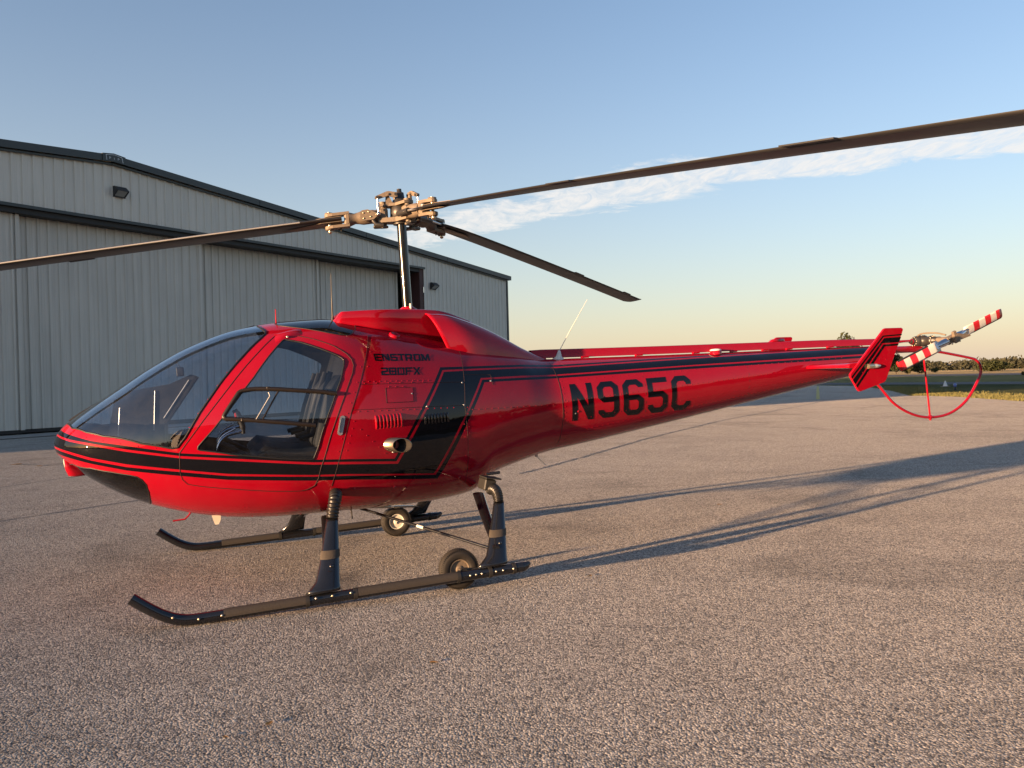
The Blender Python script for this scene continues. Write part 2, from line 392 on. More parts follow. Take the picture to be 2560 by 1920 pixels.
def ribbon(name, pts, w, z, mat, kind='structure', jit=.3, step=.12):
    m = MB(); P = [Vector((x, y, 0)) for x, y in pts]; D = []
    for i in range(len(P) - 1):
        n = max(1, int((P[i + 1] - P[i]).length / step))
        for k in range(n): D.append(P[i].lerp(P[i + 1], k / n))
    D.append(P[-1]); vs_ = []
    for i, p in enumerate(D):
        t = (D[min(i + 1, len(D) - 1)] - D[max(i - 1, 0)]).normalized(); nn = Vector((-t.y, t.x, 0))
        off = random.uniform(-1, 1) * w * jit
        a_ = w * .5 * random.uniform(1 - jit, 1 + jit); b_ = w * .5 * random.uniform(1 - jit, 1 + jit)
        q = p + nn * (off + a_); r = p + nn * (off - b_); vs_ += [(q.x, q.y, z), (r.x, r.y, z)]
    m.add(vs_, [(2 * i, 2 * i + 2, 2 * i + 3, 2 * i + 1) for i in range(len(D) - 1)], 0, False)
    o = m.build(name, mat); o['kind'] = kind; return o
ribbon('taxi_line', [(27.2, 72.0), (14.95, 39.6)], .17, .005, MAT['yellow'], jit=.08, step=.6)
ribbon('pavement_joint', [(.09, 11.93), (1.11, 13.98), (2.88, 17.79), (6.12, 23.9), (12.43, 33.91), (18, 44)], .045, .004, MAT['seamtar'], jit=.7, step=.07)
0 and ribbon('pavement_joint', [(10.5, 24), (7.55, 18.02), (5.52, 14.39), (4.21, 12.07), (3.22, 10.61), (2.14, 9.35), (1.22, 7.9)], .014, .004, MAT['seamtar'], jit=.9, step=.05)
ribbon('pavement_joint', [(-12, 16.2), (-9.68, 15.52), (-8.38, 15.01), (-6, 14.3)], .03, .004, MAT['seamtar'], jit=.5)
ribbon('pavement_joint', [(-8.2, 9.9), (-7.47, 12.05), (-7.05, 13.25), (-5.5, 17)], .035, .004, MAT['seamtar'], jit=.5)
ribbon('pavement_joint', [(-6.6, 7.3), (-5.6, 8.79), (-4.78, 10.09), (-3.6, 12)], .035, .004, MAT['seamtar'], jit=.5)

# ------------------------------------------------------------------ hangar
def wallmat(name, base, stain):
    t = NT(name); p = t.pos()
    v = t.mapping(p, (3.0, 3.0, .12)); st = t.noise(v, 2.4, 5, .65, .2); big = t.noise(p, .35, 3, .6)
    sp3 = t.node('ShaderNodeSeparateXYZ'); t.l.new(p, sp3.inputs[0])
    f = t.math('ADD', t.math('MULTIPLY', st, .65), t.math('MULTIPLY', big, .4))
    colr = t.mix(t.math('MULTIPLY', t.math('SUBTRACT', f, .38, clamp=True), stain), base, tuple(x * .52 for x in base))
    nm = t.bump(big, .2, .05)
    t.bsdf(colr, t.math('ADD', .42, t.math('MULTIPLY', st, .2)), 0, 0, .03, nm, .4); return t.mat
MAT['cladding'] = wallmat('grey_wall_cladding', (.70, .66, .58), 1.0)
MAT['doorclad'] = wallmat('grey_door_cladding', (.64, .60, .53), 1.3)
MAT['trim'] = simple('charcoal_green_trim', (.032, .040, .042), .42, 0, 0, .15, 1.5)
MAT['jamb'] = simple('oxide_red_steel', (.055, .018, .016), .6, 0, 0, .2, 4)
MAT['dark_steel'] = simple('black_steel', (.015, .015, .016), .6, 0, 0, .2, 4)
MAT['logo'] = simple('logo_white', (.62, .66, .68), .5, 0, 0, .05, 4)
MAT['lamp_case'] = simple('lamp_housing', (.020, .020, .022), .5, 0, 0, .1, 6)
MAT['lamp_lens'] = simple('lamp_lens', (.34, .34, .32), .2, 0, .3, .1, 10)
hang = empty('hangar', (-22.37, 14.80, 0)); hang.rotation_euler = (0, 0, R_(56.5))
tag(hang, 'large grey corrugated metal hangar with sliding doors behind the helicopter', 'hangar')
TR, TL, TRIDGE, ZRIDGE, SLOPE = 40.17, -8.9, 15.78, 9.12, .0785
def rake(t): return ZRIDGE - SLOPE * abs(t - TRIDGE)
PITCH_RIB = .33
def profile(n_ribs):
    pts = []
    for k in range(n_ribs):
        x = k * PITCH_RIB
        pts += [(x, 0), (x + .085, 0), (x + .093, -.006), (x + .107, -.006), (x + .115, 0), (x + .185, 0), (x + .193, -.006), (x + .207, -.006), (x + .213, 0), (x + .240, -.042), (x + .296, -.042), (x + .323, 0)]
    pts.append((n_ribs * PITCH_RIB, 0)); return pts
def clad(name, t0, t1, z0, ztop, y, mat, parent, lap=True):
    """corrugated sheets, one object per 3-rib sheet"""
    t = t0; i = 0
    while t < t1 - .02:
        w = min(3 * PITCH_RIB, t1 - t); m = MB()
        P = [q for q in profile(3) if q[0] <= w + 1e-6]
        if P[-1][0] < w - 1e-4: P.append((w, 0))
        o_ = random.uniform(-.003, .003)
        lo = [(t + q[0], y + q[1] + o_, z0) for q in P]; hi = [(t + q[0], y + q[1] + o_, ztop(t + q[0])) for q in P]
        n = len(P); m.add(lo + hi, [(k, k + 1, n + k + 1, n + k) for k in range(n - 1)], 0, False)
        m.build(name, mat, parent); t += w; i += 1
DL, DR, DH = -.9, 32.5, 7.22
clad('wall_panel', TL, DL, 0.05, rake, 0, MAT['cladding'], hang)
clad('wall_panel', DL, DR, DH, rake, 0, MAT['cladding'], hang)
clad('wall_panel', DR, TR, 0.05, rake, 0, MAT['cladding'], hang)
def leaf(t0, t1, y):
    r = empty('sliding_door', (0, 0, 0), hang)
    clad('door_panel', t0, t1, .16, lambda t: DH + .25, y, MAT['doorclad'], r)
    m = MB(); m.box(((t0 + .10), y - .045, 3.7), (.20, .05, 7.1)); m.build('door_stile', MAT['doorclad'], r)
    m = MB(); m.box(((t1 - .06), y - .045, 3.7), (.12, .05, 7.1)); m.build('door_stile', MAT['doorclad'], r)
    m = MB(); m.box(((t0 + t1) / 2, y + .06, .11), (t1 - t0, .10, .12)); m.build('bottom_rail', MAT['dark_steel'], r)
    m = MB(); m.box(((t0 + t1) / 2, y + .05, 3.8), (t1 - t0, .04, 7.3)); m.build('door_core', MAT['dark_steel'], r)
leaf(-.7, 6.3, .75); leaf(6.1, 12.85, .28); leaf(12.62, 19.62, .50); leaf(19.37, 25.86, .72); leaf(25.64, 31.45, .94)
m = MB(); m.box(((DL + DR) / 2, .56, DH - .10), (DR - DL, 1.04, .28)); m.build('header_shade_band', MAT['dark_steel'], hang)  # header box, its black face painting in the shadow gap above the doors
m = MB(); m.box(((DL + DR) / 2, -.05, DH - .02), (DR - DL + .1, .06, .10)); m.build('header_flashing', MAT['trim'], hang)
m = MB(); m.box((DR - .16, .62, DH / 2), (.30, 1.2, DH - .1)); m.build('door_jamb', MAT['jamb'], hang)
m = MB(); m.box((DL + .12, .62, DH / 2), (.22, 1.2, DH - .1)); m.build('door_jamb', MAT['jamb'], hang)
m = MB(); m.box(((DL + DR) / 2, 2.2, DH / 2 + .6), (DR - DL + 3, .1, DH + 1.2)); m.build('interior_shade_sheet', MAT['dark_steel'], hang)  # black sheet standing in for the unlit interior seen past the doors
m = MB(); m.box((TR + .03, .02, rake(TR) / 2), (.14, .16, rake(TR))); m.build('corner_trim', MAT['trim'], hang)
m = MB(); m.box((TL - .03, .02, rake(TL) / 2), (.14, .16, rake(TL))); m.build('corner_trim', MAT['trim'], hang)
DEP = 42.0
for x in (TL + .05, TR - .05):
    m = MB(); m.box((x, DEP / 2, 3.5), (.1, DEP - .2, 7.0)); m.build('side_wall', MAT['cladding'], hang)
m = MB(); m.box(((TL + TR) / 2, DEP, 3.5), (TR - TL, .1, 7.0)); m.build('back_wall', MAT['cladding'], hang)
def slab_along(t0, t1, z0f, h, y0, y1, name, mat, parent, dz=0):
    m = MB(); pts = [(t0, rake(t0) + dz), (t1, rake(t1) + dz), (t1, rake(t1) + dz + h), (t0, rake(t0) + dz + h)]
    m.prism(pts, lambda a_, b_, d: (a_, d, b_), y0, y1); return fix_normals(m.build(name, mat, parent))
for t0, t1 in ((TL - .25, TRIDGE - .01), (TRIDGE + .01, TR + .25)):
    slab_along(t0, t1, None, .05, .12, DEP + .3, 'roof_slope', MAT['trim'], hang, .22)
    for k in range(4):          # rake trim in lengths, each a folded box
        a0 = t0 + (t1 - t0) * k / 4 + .012; a1 = t0 + (t1 - t0) * (k + 1) / 4 - .012
        slab_along(a0, a1, None, .235, -.22, .10, 'rake_trim', MAT['trim'], hang, .055)
    slab_along(t0 + .3 if t0 < TRIDGE - 1 else t0, t1 - .3 if t1 > TRIDGE + 1 else t1, None, .06, -.12, -.04, 'rake_flashing', MAT['trim'], hang, -.03)
m = MB(); poly = [(15.38, rake(15.38) + .05), (TRIDGE, rake(TRIDGE) + .055), (16.2, rake(16.2) + .05), (16.2, rake(16.2) + .31), (TRIDGE, rake(TRIDGE) + .335), (15.38, rake(15.38) + .31)]
m.prism(poly, lambda a_, b_, d: (a_, d, b_), -.245, -.16); rc = fix_normals(m.build('ridge_cap', MAT['trim'], hang))
m = MB()
def bar(p, q, w):
    p, q = Vector((p[0], 0, p[1])), Vector((q[0], 0, q[1])); t = (q - p).normalized(); nn = Vector((-t.z, 0, t.x)) * w / 2
    m.prism([((p + nn).x, (p + nn).z), ((q + nn).x, (q + nn).z), ((q - nn).x, (q - nn).z), ((p - nn).x, (p - nn).z)], lambda a_, b_, d: (a_, d, b_), -.252, -.2455)
zz = ZRIDGE + .07
for p, q in (((15.52, zz), (15.50, zz + .17)), ((15.50, zz + .172), (15.79, zz + .215)), ((15.80, zz + .215), (16.07, zz + .172)), ((16.07, zz + .168), (16.10, zz - .01))): bar(p, q, .016)
for x in (15.64, 15.94):
    bar((x - .02, zz + .05), (x - .02, zz + .13), .014); bar((x - .012, zz + .123), (x + .02, zz + .115), .012); bar((x + .022, zz + .117), (x + .022, zz + .085), .012); bar((x - .012, zz + .085), (x + .016, zz + .082), .012)
bar((15.79, zz + .05), (15.79, zz + .12), .014)
m.build('ridge_emblem', MAT['logo'], rc)
def wall_light(t, z, sc=1.0):
    r = empty('wall_light', (t, -.035, z), hang)
    m = MB()
    prof = [(-.02, -.16), (-.02, .16), (-.10, .16), (-.26, .03), (-.26, -.0), (-.06, -.13), (-.06, -.16)]
    m.prism([(p[0] * sc, p[1] * sc) for p in prof], lambda a_, b_, d: (d, a_, b_), -.19 * sc, -.165 * sc)
    m.prism([(p[0] * sc, p[1] * sc) for p in prof], lambda a_, b_, d: (d, a_, b_), .165 * sc, .19 * sc)
    m.box((0, -.03 * sc, 0), (.34 * sc, .03, .31 * sc))
    m.prism([(-.045 * sc, .16 * sc), (-.10 * sc, .16 * sc), (-.26 * sc, .03 * sc), (-.26 * sc, .005 * sc)], lambda a_, b_, d: (d, a_, b_), -.164 * sc, .164 * sc)
    fix_normals(m.build('lamp_housing', MAT['lamp_case'], r))
    m = MB(); m.prism([(-.048 * sc, -.12 * sc), (-.245 * sc, .0), (-.24 * sc, .02 * sc), (-.05 * sc, .13 * sc)], lambda a_, b_, d: (d, a_, b_), -.15 * sc, .15 * sc)
    fix_normals(m.build('lamp_lens', MAT['lamp_lens'], r))
wall_light(16.03, 8.19, 1.15); wall_light(33.16, 6.32, 1.15)
m = MB(); m.tube([(34.5, 3, 7.6), (34.5, 3, 8.45)], .05); m.build('roof_vent_pipe', MAT['trim'], hang)
m = MB(); m.box(((DL + DR) / 2, -.75, .012), (DR - DL + 4, 1.5, .024)); so = m.build('door_slab', MAT['slab']); so['kind'] = 'structure'; so.matrix_world = Matrix.Translation(hang.location) @ Matrix.Rotation(R_(56.5), 4, 'Z')
m = MB(); m.box(((DL + DR) / 2, -1.62, .008), (DR - DL + 4, .12, .012)); so = m.build('drain_channel', MAT['dark_steel']); so['kind'] = 'structure'; so.matrix_world = Matrix.Translation(hang.location) @ Matrix.Rotation(R_(56.5), 4, 'Z')

# ------------------------------------------------------------------ vegetation and far things
def leafmat(name, dark, lite):
    t = NT(name); p = t.pos(); n = t.noise(p, .9, 4, .7); n2 = t.noise(p, 7, 2, .6)
    colr = t.mix(t.math('ADD', t.math('MULTIPLY', n, .6), t.math('MULTIPLY', n2, .4)), dark, lite)
    b = t.bsdf(colr, .75, 0, 0, .03, None, .2); return t.mat
MAT['leaf'] = leafmat('foliage_dark', (.015, .024, .009), (.060, .064, .022))
MAT['leaf2'] = leafmat('foliage_olive', (.028, .032, .013), (.090, .084, .032))
MAT['bark'] = simple('bark', (.06, .045, .035), .9, 0, 0, .3, 5)
def crown(mb, c, rad, n, size, r):
    """leaf clumps through an uneven volume of lobes"""
    c = np.array(c); rad = np.array(rad)
    nl = max(5, int(n / 90)); lob = r.normal(size=(nl, 3)); lob /= np.linalg.norm(lob, axis=1)[:, None]
    lob *= (r.random(nl) ** .5)[:, None] * .75; lr = .25 + .3 * r.random(nl)
    k = r.integers(0, nl, n); d = r.normal(size=(n, 3)); d /= np.linalg.norm(d, axis=1)[:, None]
    P = c + (lob[k] + d * (lr[k] * (r.random(n) ** .33))[:, None]) * rad
    A = r.normal(size=(n, 3)); A /= np.linalg.norm(A, axis=1)[:, None]; B = np.cross(A, r.normal(size=(n, 3))); B /= np.linalg.norm(B, axis=1)[:, None]
    s_ = size * (.6 + .8 * r.random(n))[:, None]
    V = np.stack([P - A * s_, P + B * s_ * .6, P + A * s_, P - B * s_ * .6], 1).reshape(-1, 3)
    mb.add(V.tolist(), [(4 * i, 4 * i + 1, 4 * i + 2, 4 * i + 3) for i in range(n)], 0, False)
def tree(name, label, cat, x, y, h, w, trunk, n, size, mat, seed, group=None):
    r = np.random.default_rng(seed); o = empty(name, (x, y, 0)); tag(o, label, cat, group)
    m = MB(); m.tube([(0, 0, -.1), (.05 * h * .1, 0, trunk), (0, .02 * h, trunk + (h - trunk) * .55)], [h * .03, h * .022, h * .008], 8)
    for k in range(5):
        a_ = k * 1.26 + seed; z0 = trunk * .7 + k * .06 * h
        m.tube([(0, 0, z0), (math.cos(a_) * w * .25, math.sin(a_) * w * .25, z0 + .18 * h)], [h * .012, h * .004], 6)
    m.build('trunk', MAT['bark'], o)
    m = MB(); zc = trunk + (h - trunk) * .5
    crown(m, (0, 0, zc), (w / 2, w / 2, (h - trunk) / 2 * 1.12), n, size, r)
    m.build('crown', mat, o); return o
tree('oak_tree', 'tall dark tree whose top shows above the tail boom', 'tree', 78.6, 190, 9.8, 6.5, 2.2, 2600, .32, MAT['leaf'], 3)
tree('cedar_tree', 'dark upright tree just behind the tail fin', 'tree', 95.0, 200, 5.2, 3.6, .5, 1800, .24, MAT['leaf'], 4)
tree('bush', 'rounded green bush right of the dark upright tree', 'bush', 99.3, 203, 3.6, 4.2, .2, 1800, .22, MAT['leaf2'], 5)
tree('bush', 'low olive bush seen between tail rotor blade and guard strut', 'bush', 103.6, 206, 3.2, 4.6, .2, 1800, .22, MAT['leaf2'], 6)
tree('bush', 'small lone bush in the dry field inside the guard hoop', 'bush', 109.9, 210, 1.4, 2.6, .1, 900, .16, MAT['leaf'], 8)
tree('bush', 'broad dark bush at the far right of the dry field', 'bush', 127.7, 215, 3.0, 9.6, .1, 3600, .24, MAT['leaf'], 9)
tree('bush', 'low round bush on the grass strip near the right edge', 'bush', 66.5, 104, .9, 3.4, .05, 900, .12, MAT['leaf2'], 10)
# far wood that reads as one mass, all round the airfield
m = MB(); r = np.random.default_rng(21)
for ring, (rad, hgt, cnt) in enumerate(((430, 4.6, 300), (520, 6.2, 330), (640, 8.2, 300))):
    for k in range(cnt):
        az_ = 2 * math.pi * (k + r.random()) / cnt; rr = rad + r.uniform(-45, 45)
        vis = R_(12) < az_ < R_(44)
        h_ = hgt * r.uniform(.65, 1.15) * (1.0 if vis else .9)
        crown(m, (math.sin(az_) * rr, math.cos(az_) * rr, h_ * .48), (rad * .012 + 1.5, rad * .012 + 1.5, h_ * .56), 70 if vis else 26, .75 if vis else 1.7, r)
    if ring == 0:
        for k in range(330):       # extra crowns in the sector the picture shows
            az_ = R_(20) + R_(18) * r.random(); rr = r.uniform(400, 560); h_ = r.uniform(3.4, 5.6)
            crown(m, (math.sin(az_) * rr, math.cos(az_) * rr, h_ * .48), (5.5, 5.5, h_ * .55), 130, .6, r)
MAT['leaf3'] = leafmat('far_foliage', (.024, .028, .017), (.066, .062, .036))
# nearer belt behind the camera (mirrored in the gloss paint); kept low where the sun stands
sdir, sperp = np.array([to_sun.x, to_sun.y]), np.array([to_sun.y, -to_sun.x])
for k in range(190):
    az_ = R_(95) + R_(190) * (k + r.random()) / 190; rr = r.uniform(75, 115); px_, py_ = math.sin(az_) * rr, math.cos(az_) * rr
    h_ = r.uniform(8, 13)
    if px_ * sdir[0] + py_ * sdir[1] > 30 and abs(px_ * sperp[0] + py_ * sperp[1]) < 62: h_ = r.uniform(2.0, 3.4)
    crown(m, (px_, py_, h_ * .5), (4.2, 4.2, h_ * .56), 260, .55, r)
wood = m.build('woodland', MAT['leaf3']); tag(wood, 'distant belt of low trees along the horizon', 'woodland', kind='stuff')
o = empty('workshop', (26, -21, 0)); o.rotation_euler = (0, 0, R_(-12)); tag(o, 'long dark grey workshop behind the camera, seen only mirrored in the paint', 'building')
m = MB(); m.box((0, 0, 2.3), (64, 14, 4.6)); m.build('wall', MAT['jamb'], o)
m = MB(); m.prism([(-7.4, 4.6), (7.4, 4.6), (0, 5.8)], lambda a_, b_, dd: (dd, a_, b_), -32.4, 32.4); fix_normals(m.build('roof', MAT['trim'], o))
for k in range(5):
    m = MB(); m.box((-24 + 12 * k, 7.04, 2.2), (5, .08, 4.4)); m.build('door', MAT['dark_steel'], o)
def house(x, y, z, w, d, h, label, ang):
    o = empty('house', (x, y, z)); o.rotation_euler = (0, 0, ang); tag(o, label, 'house')
    m = MB(); m.box((0, 0, h / 2 - 1), (w, d, h + 2)); m.build('wall', MAT['slab'], o)
    m = MB(); m.prism([(-d / 2 - .4, h), (d / 2 + .4, h), (0, h + d * .28)], lambda a_, b_, dd: (dd, a_, b_), -w / 2 - .4, w / 2 + .4); fix_normals(m.build('roof', MAT['slab'], o))
    for k in (-1, 1):
        m = MB(); m.box((k * w * .25, -d / 2 - .02, h * .55), (1.2, .06, 1.1)); m.build('window', MAT['dark_steel'], o)
house(226, 412, 1.0, 6, 5, 1.5, 'small white house among the far trees, left of the pair', .4)
house(243, 426, 1.0, 4.2, 4, 1.3, 'smaller white house among the far trees, right of the pair', -.2)
# grass tufts along the pavement edge: nobody could count them
m = MB(); r = np.random.default_rng(5); V = []; Fc = []
edge = [(17.8, 16), (20.2, 31.9), (20.7, 35.0), (21.2, 38.3), (21.0, 40.6), (20.5, 41.4), (23.6, 49.8), (27.7, 62.3)]
for k in range(14000):
    i = r.integers(0, len(edge) - 1); t = r.random(); w_ = abs(r.normal()) * 1.6 - .15
    p = np.array(edge[i]) * (1 - t) + np.array(edge[i + 1]) * t; q = np.array(edge[i + 1]) - np.array(edge[i]); q = q / np.linalg.norm(q)
    p = p + np.array([q[1], -q[0]]) * w_; h_ = r.uniform(.03, .13); a_ = r.uniform(0, 6.28); wd = r.uniform(.01, .03); le = r.normal(size=2) * .04
    b = len(V); V += [(p[0] - wd * math.cos(a_), p[1] - wd * math.sin(a_), -.01), (p[0] + wd * math.cos(a_), p[1] + wd * math.sin(a_), -.01), (p[0] + le[0], p[1] + le[1], h_)]; Fc.append((b, b + 1, b + 2))
m.add(V, Fc, 0, False); tag(m.build('grass_tufts', MAT['blade_grass']), 'dry grass growing along the pavement edge', 'grass', kind='stuff')
# taxiway light and marker
o = empty('taxiway_light', (26.75, 48.87, 0)); tag(o, 'small blue taxiway edge light in the shaded grass', 'light')
m = MB(); m.lathe([(0, .10), (.05, .09), (.06, .04), (.22, .035)], (0, 0, 0), (0, 0, 1), 12); m.build('post', MAT['dark_steel'], o)
MAT['blue_lens'] = simple('blue_lens', (.08, .14, .40), .2, 0, .5, .1, 20)
m = MB(); m.lathe([(.22, .08), (.26, .10), (.36, .10), (.42, .05), (.43, .001)], (0, 0, 0), (0, 0, 1), 14); m.build('lens', MAT['blue_lens'], o)
o = empty('edge_marker', (31.9, 59.6, 0)); tag(o, 'small pale cone marker on the grass beside the taxiway', 'marker')
m = MB(); m.lathe([(0, .22), (.03, .22), (.035, .15), (.42, .03), (.44, .001)], (0, 0, 0), (0, 0, 1), 14); m.build('cone_body', MAT['white'], o)
m = MB(); m.box((0, 0, .012), (.5, .5, .024)); m.build('base_plate', MAT['slab'], o)
# fallen leaves
MAT['dry_leaf'] = simple('dry_leaf', (.42, .20, .05), .8, 0, 0, .3, 40)
LB = ['curled orange leaf on the asphalt below the near wheel', 'pale brown leaf on the asphalt at bottom, left of centre', 'tiny leaf scrap at bottom, just left of the pale brown leaf', 'orange leaf in the pavement joint at far left', 'yellow leaf in the pavement joint beside the nose', 'orange leaf between the landing gear shadows', 'brown leaf lying right of the near skid heel']
for i, (x, y) in enumerate([(-.43, 4.05), (-1.05, 3.37), (-1.19, 3.25), (-9.49, 15.47), (-8.83, 15.04), (2.2, 8.7), (.52, 5.74)]):
    m = MB(); s_ = (.022, .02, .012, .09, .07, .03, .02)[i]
    pts = [(math.cos(t) * s_ * (1 + .35 * math.cos(3 * t)), math.sin(t) * s_ * .6, .004 + .10 * s_ * abs(math.sin(t))) for t in np.linspace(0, 6.28, 13)[:-1]]
    m.add(pts + [(0, 0, .003)], [(k, (k + 1) % 12, 12) for k in range(12)], 0, True)
    o = m.build('leaf', MAT['dry_leaf']); o.location = (x, y, 0); o.rotation_euler = (0, 0, i * 1.3); tag(o, LB[i], 'leaf', 'fallen leaves on the apron')

# ================================================================== HELICOPTER
heli = empty('helicopter', (-.7285, 6.4466, .0804))
heli.rotation_euler = (Matrix.Rotation(.3494, 3, 'Z') @ Matrix.Rotation(-.0468, 3, 'Y')).to_euler()
tag(heli, 'glossy red light helicopter with black stripes parked on the apron', 'helicopter')
# local frame: x aft, y starboard, z up from the skid soles

def pchip(X, Y):
    X = np.array(X, float); Y = np.array(Y, float); h = np.diff(X); d = np.diff(Y) / h
    m = np.zeros(len(X)); m[0] = d[0]; m[-1] = d[-1]
    for i in range(1, len(X) - 1):
        if d[i - 1] * d[i] > 0:
            w1 = 2 * h[i] + h[i - 1]; w2 = h[i] + 2 * h[i - 1]; m[i] = (w1 + w2) / (w1 / d[i - 1] + w2 / d[i])
    def f(x):
        x = np.clip(np.asarray(x, float), X[0], X[-1]); i = np.clip(np.searchsorted(X, x, side='right') - 1, 0, len(X) - 2)
        t = (x - X[i]) / h[i]
        return (2 * t ** 3 - 3 * t ** 2 + 1) * Y[i] + (t ** 3 - 2 * t ** 2 + t) * h[i] * m[i] + (-2 * t ** 3 + 3 * t ** 2) * Y[i + 1] + (t ** 3 - t ** 2) * h[i] * m[i + 1]
    return f
XN = -2.53; XE = 4.74; XB = 1.11
ST = [  # x, z top, z bottom, half width, z of greatest width, exponents above / below
    (-2.53, 1.0755, 1.0745, 0.001, 1.075, 2.0, 2.0), (-2.52, 1.125, 1.03, 0.10, 1.075, 2.0, 2.0), (-2.48, 1.185, 0.985, 0.24, 1.07, 2.0, 2.0),
    (-2.41, 1.245, 0.92, 0.36, 1.06, 2.0, 2.0), (-2.30, 1.32, 0.815, 0.46, 1.05, 2.05, 2.0), (-2.10, 1.447, 0.68, 0.57, 1.03, 2.1, 2.05),
    (-1.90, 1.57, 0.585, 0.645, 1.00, 2.15, 2.1), (-1.60, 1.718, 0.49, 0.715, 0.97, 2.2, 2.2), (-1.30, 1.81, 0.438, 0.755, 0.95, 2.25, 2.3),
    (-1.00, 1.842, 0.418, 0.775, 0.94, 2.3, 2.4), (-0.70, 1.85, 0.408, 0.77, 0.94, 2.3, 2.4), (-0.40, 1.80, 0.395, 0.735, 0.94, 2.3, 2.4),
    (0.00, 1.705, 0.39, 0.655, 0.95, 2.3, 2.4), (0.22, 1.65, 0.40, 0.605, 0.965, 2.3, 2.3), (0.38, 1.61, 0.425, 0.568, 0.98, 2.28, 2.25),
    (0.52, 1.58, 0.53, 0.535, 0.995, 2.25, 2.2), (0.80, 1.515, 0.607, 0.465, 1.03, 2.15, 2.1), (1.12, 1.44, 0.670, 0.388, 1.055, 2.0, 2.0),
    (1.40, 1.430, 0.70, 0.366, 1.065, 2.0, 2.0), (4.45, 1.355, 1.085, 0.14, 1.22, 2.0, 2.0), (4.74, 1.348, 1.12, 0.118, 1.233, 2.0, 2.0)]
_x = [q[0] for q in ST]
ZT, ZB, WW, ZM, NTP, NBT = [pchip(_x, [q[i] for q in ST]) for i in range(1, 7)]
def S(x, s):
    x = np.asarray(x, float); s = np.asarray(s, float)
    zt, zb, w, zm, nt, nb = ZT(x), ZB(x), WW(x), ZM(x), NTP(x), NBT(x)
    up = s < .5; a_ = np.where(up, s, 1 - s) * np.pi; n = np.where(up, nt, nb)
    sn = np.clip(np.sin(a_), 0, 1) ** (2 / n); cs = np.clip(np.cos(a_), 0, 1) ** (2 / n)
    y = -w * sn; z = np.where(up, zm + (zt - zm) * cs, zm - (zm - zb) * cs)
    g = np.clip((x + 2.42) / .3, 0, 1) * np.clip((-1.12 - x) / .25, 0, 1)
    z = z - g * .03 * np.exp(-(y / .10) ** 2) * up
    return np.stack([x + 0 * y, y, z], -1)
def nrm(x, s):
    t = np.sqrt(np.maximum(np.asarray(x, float) - XN, 1e-5)); e = 1e-3; s = np.asarray(s, float)
    s1, s0 = np.clip(s + e, 0, 1), np.clip(s - e, 0, 1)
    dt = S(XN + (t + e) ** 2, s) - S(XN + np.maximum(t - e, 1e-4) ** 2, s); ds = S(XN + t ** 2, s1) - S(XN + t ** 2, s0)
    n = np.cross(ds, dt); n /= np.maximum(np.linalg.norm(n, axis=-1, keepdims=True), 1e-12)
    c = S(XN + t ** 2, s) - np.stack([XN + t ** 2 + .02, 0 * t, ZM(XN + t ** 2)], -1)
    sg = np.sign((n * c).sum(-1, keepdims=True)); return n * np.where(sg == 0, 1, sg)
SS = np.linspace(0, 1, 601)
def s_of_z(x, z):
    zz = np.minimum.accumulate(S(np.full_like(SS, x), SS)[:, 2]); return float(np.interp(-z, -zz, SS))
GXS = np.linspace(-2.5, 4.7, 1441); _GS = np.linspace(0, 1, 401)
GZ = np.minimum.accumulate(S(GXS[:, None] + 0 * _GS, _GS[None, :] + 0 * GXS[:, None])[..., 2], axis=1)
GYP = S(GXS[:, None] + 0 * _GS, _GS[None, :] + 0 * GXS[:, None]); GNN = nrm(GXS[:, None] + 0 * _GS, _GS[None, :] + 0 * GXS[:, None])
def body_pn(x, z):
    i = min(max((x - GXS[0]) / (GXS[1] - GXS[0]), 0), len(GXS) - 1.001); k = int(i); f = i - k; P = []; N = []
    for kk in (k, k + 1):
        row = GZ[kk]; j = int(np.searchsorted(-row, -z)); j = min(max(j, 1), len(row) - 1); d = row[j - 1] - row[j]; u = (row[j - 1] - z) / d if d > 1e-9 else 0.0; u = min(max(u, 0), 1)
        P.append(GYP[kk, j - 1] * (1 - u) + GYP[kk, j] * u); N.append(GNN[kk, j - 1] * (1 - u) + GNN[kk, j] * u)
    return P[0] * (1 - f) + P[1] * f, N[0] * (1 - f) + N[1] * f
def on_body(x, z, off=.002):
    p, n = body_pn(x, z); return Vector(p + n * off)
def on_xs(x, s_, off=0.0):
    return Vector(S(np.array([x]), np.array([s_]))[0] + nrm(np.array([x]), np.array([s_]))[0] * off)

WIND = [(-2.43, 0), (-2.42, .15), (-2.369, .287), (-2.27, .375), (-2.165, .422), (-1.94, .467), (-1.76, .485), (-1.725, .483), (-1.70, .470), (-1.678, .460), (-1.571, .393), (-1.434, .321), (-1.283, .247), (-1.157, .181), (-1.118, .157), (-1.112, .142), (-1.13, .115), (-1.155, .07), (-1.165, 0)]
DOOR = [(-1.684, .627), (-1.712, .605), (-1.722, .57), (-1.715, .496), (-1.557, .418), (-1.392, .343), (-1.189, .245), (-1.06, .177), (-1.03, .165), (-1.00, .165), (-.923, .180), (-.792, .209), (-.673, .242), (-.595, .271), (-.565, .290), (-.558, .310), (-.575, .335), (-.64, .39), (-.718, .448), (-.80, .505), (-.845, .56), (-.862, .600), (-.889, .635), (-.94, .652), (-.98, .656), (-1.2, .648), (-1.395, .638), (-1.6, .633)]
DWIN = [(-.996, .198), (-.894, .217), (-.757, .253), (-.665, .277), (-.630, .288), (-.621, .298), (-.628, .313), (-.661, .354), (-.738, .415), (-.822, .475), (-.885, .522), (-.893, .528), (-.91, .527), (-1.247, .508), (-1.59, .491), (-1.605, .489), (-1.60, .482), (-1.500, .444), (-1.374, .392), (-1.223, .322), (-1.01, .203)]
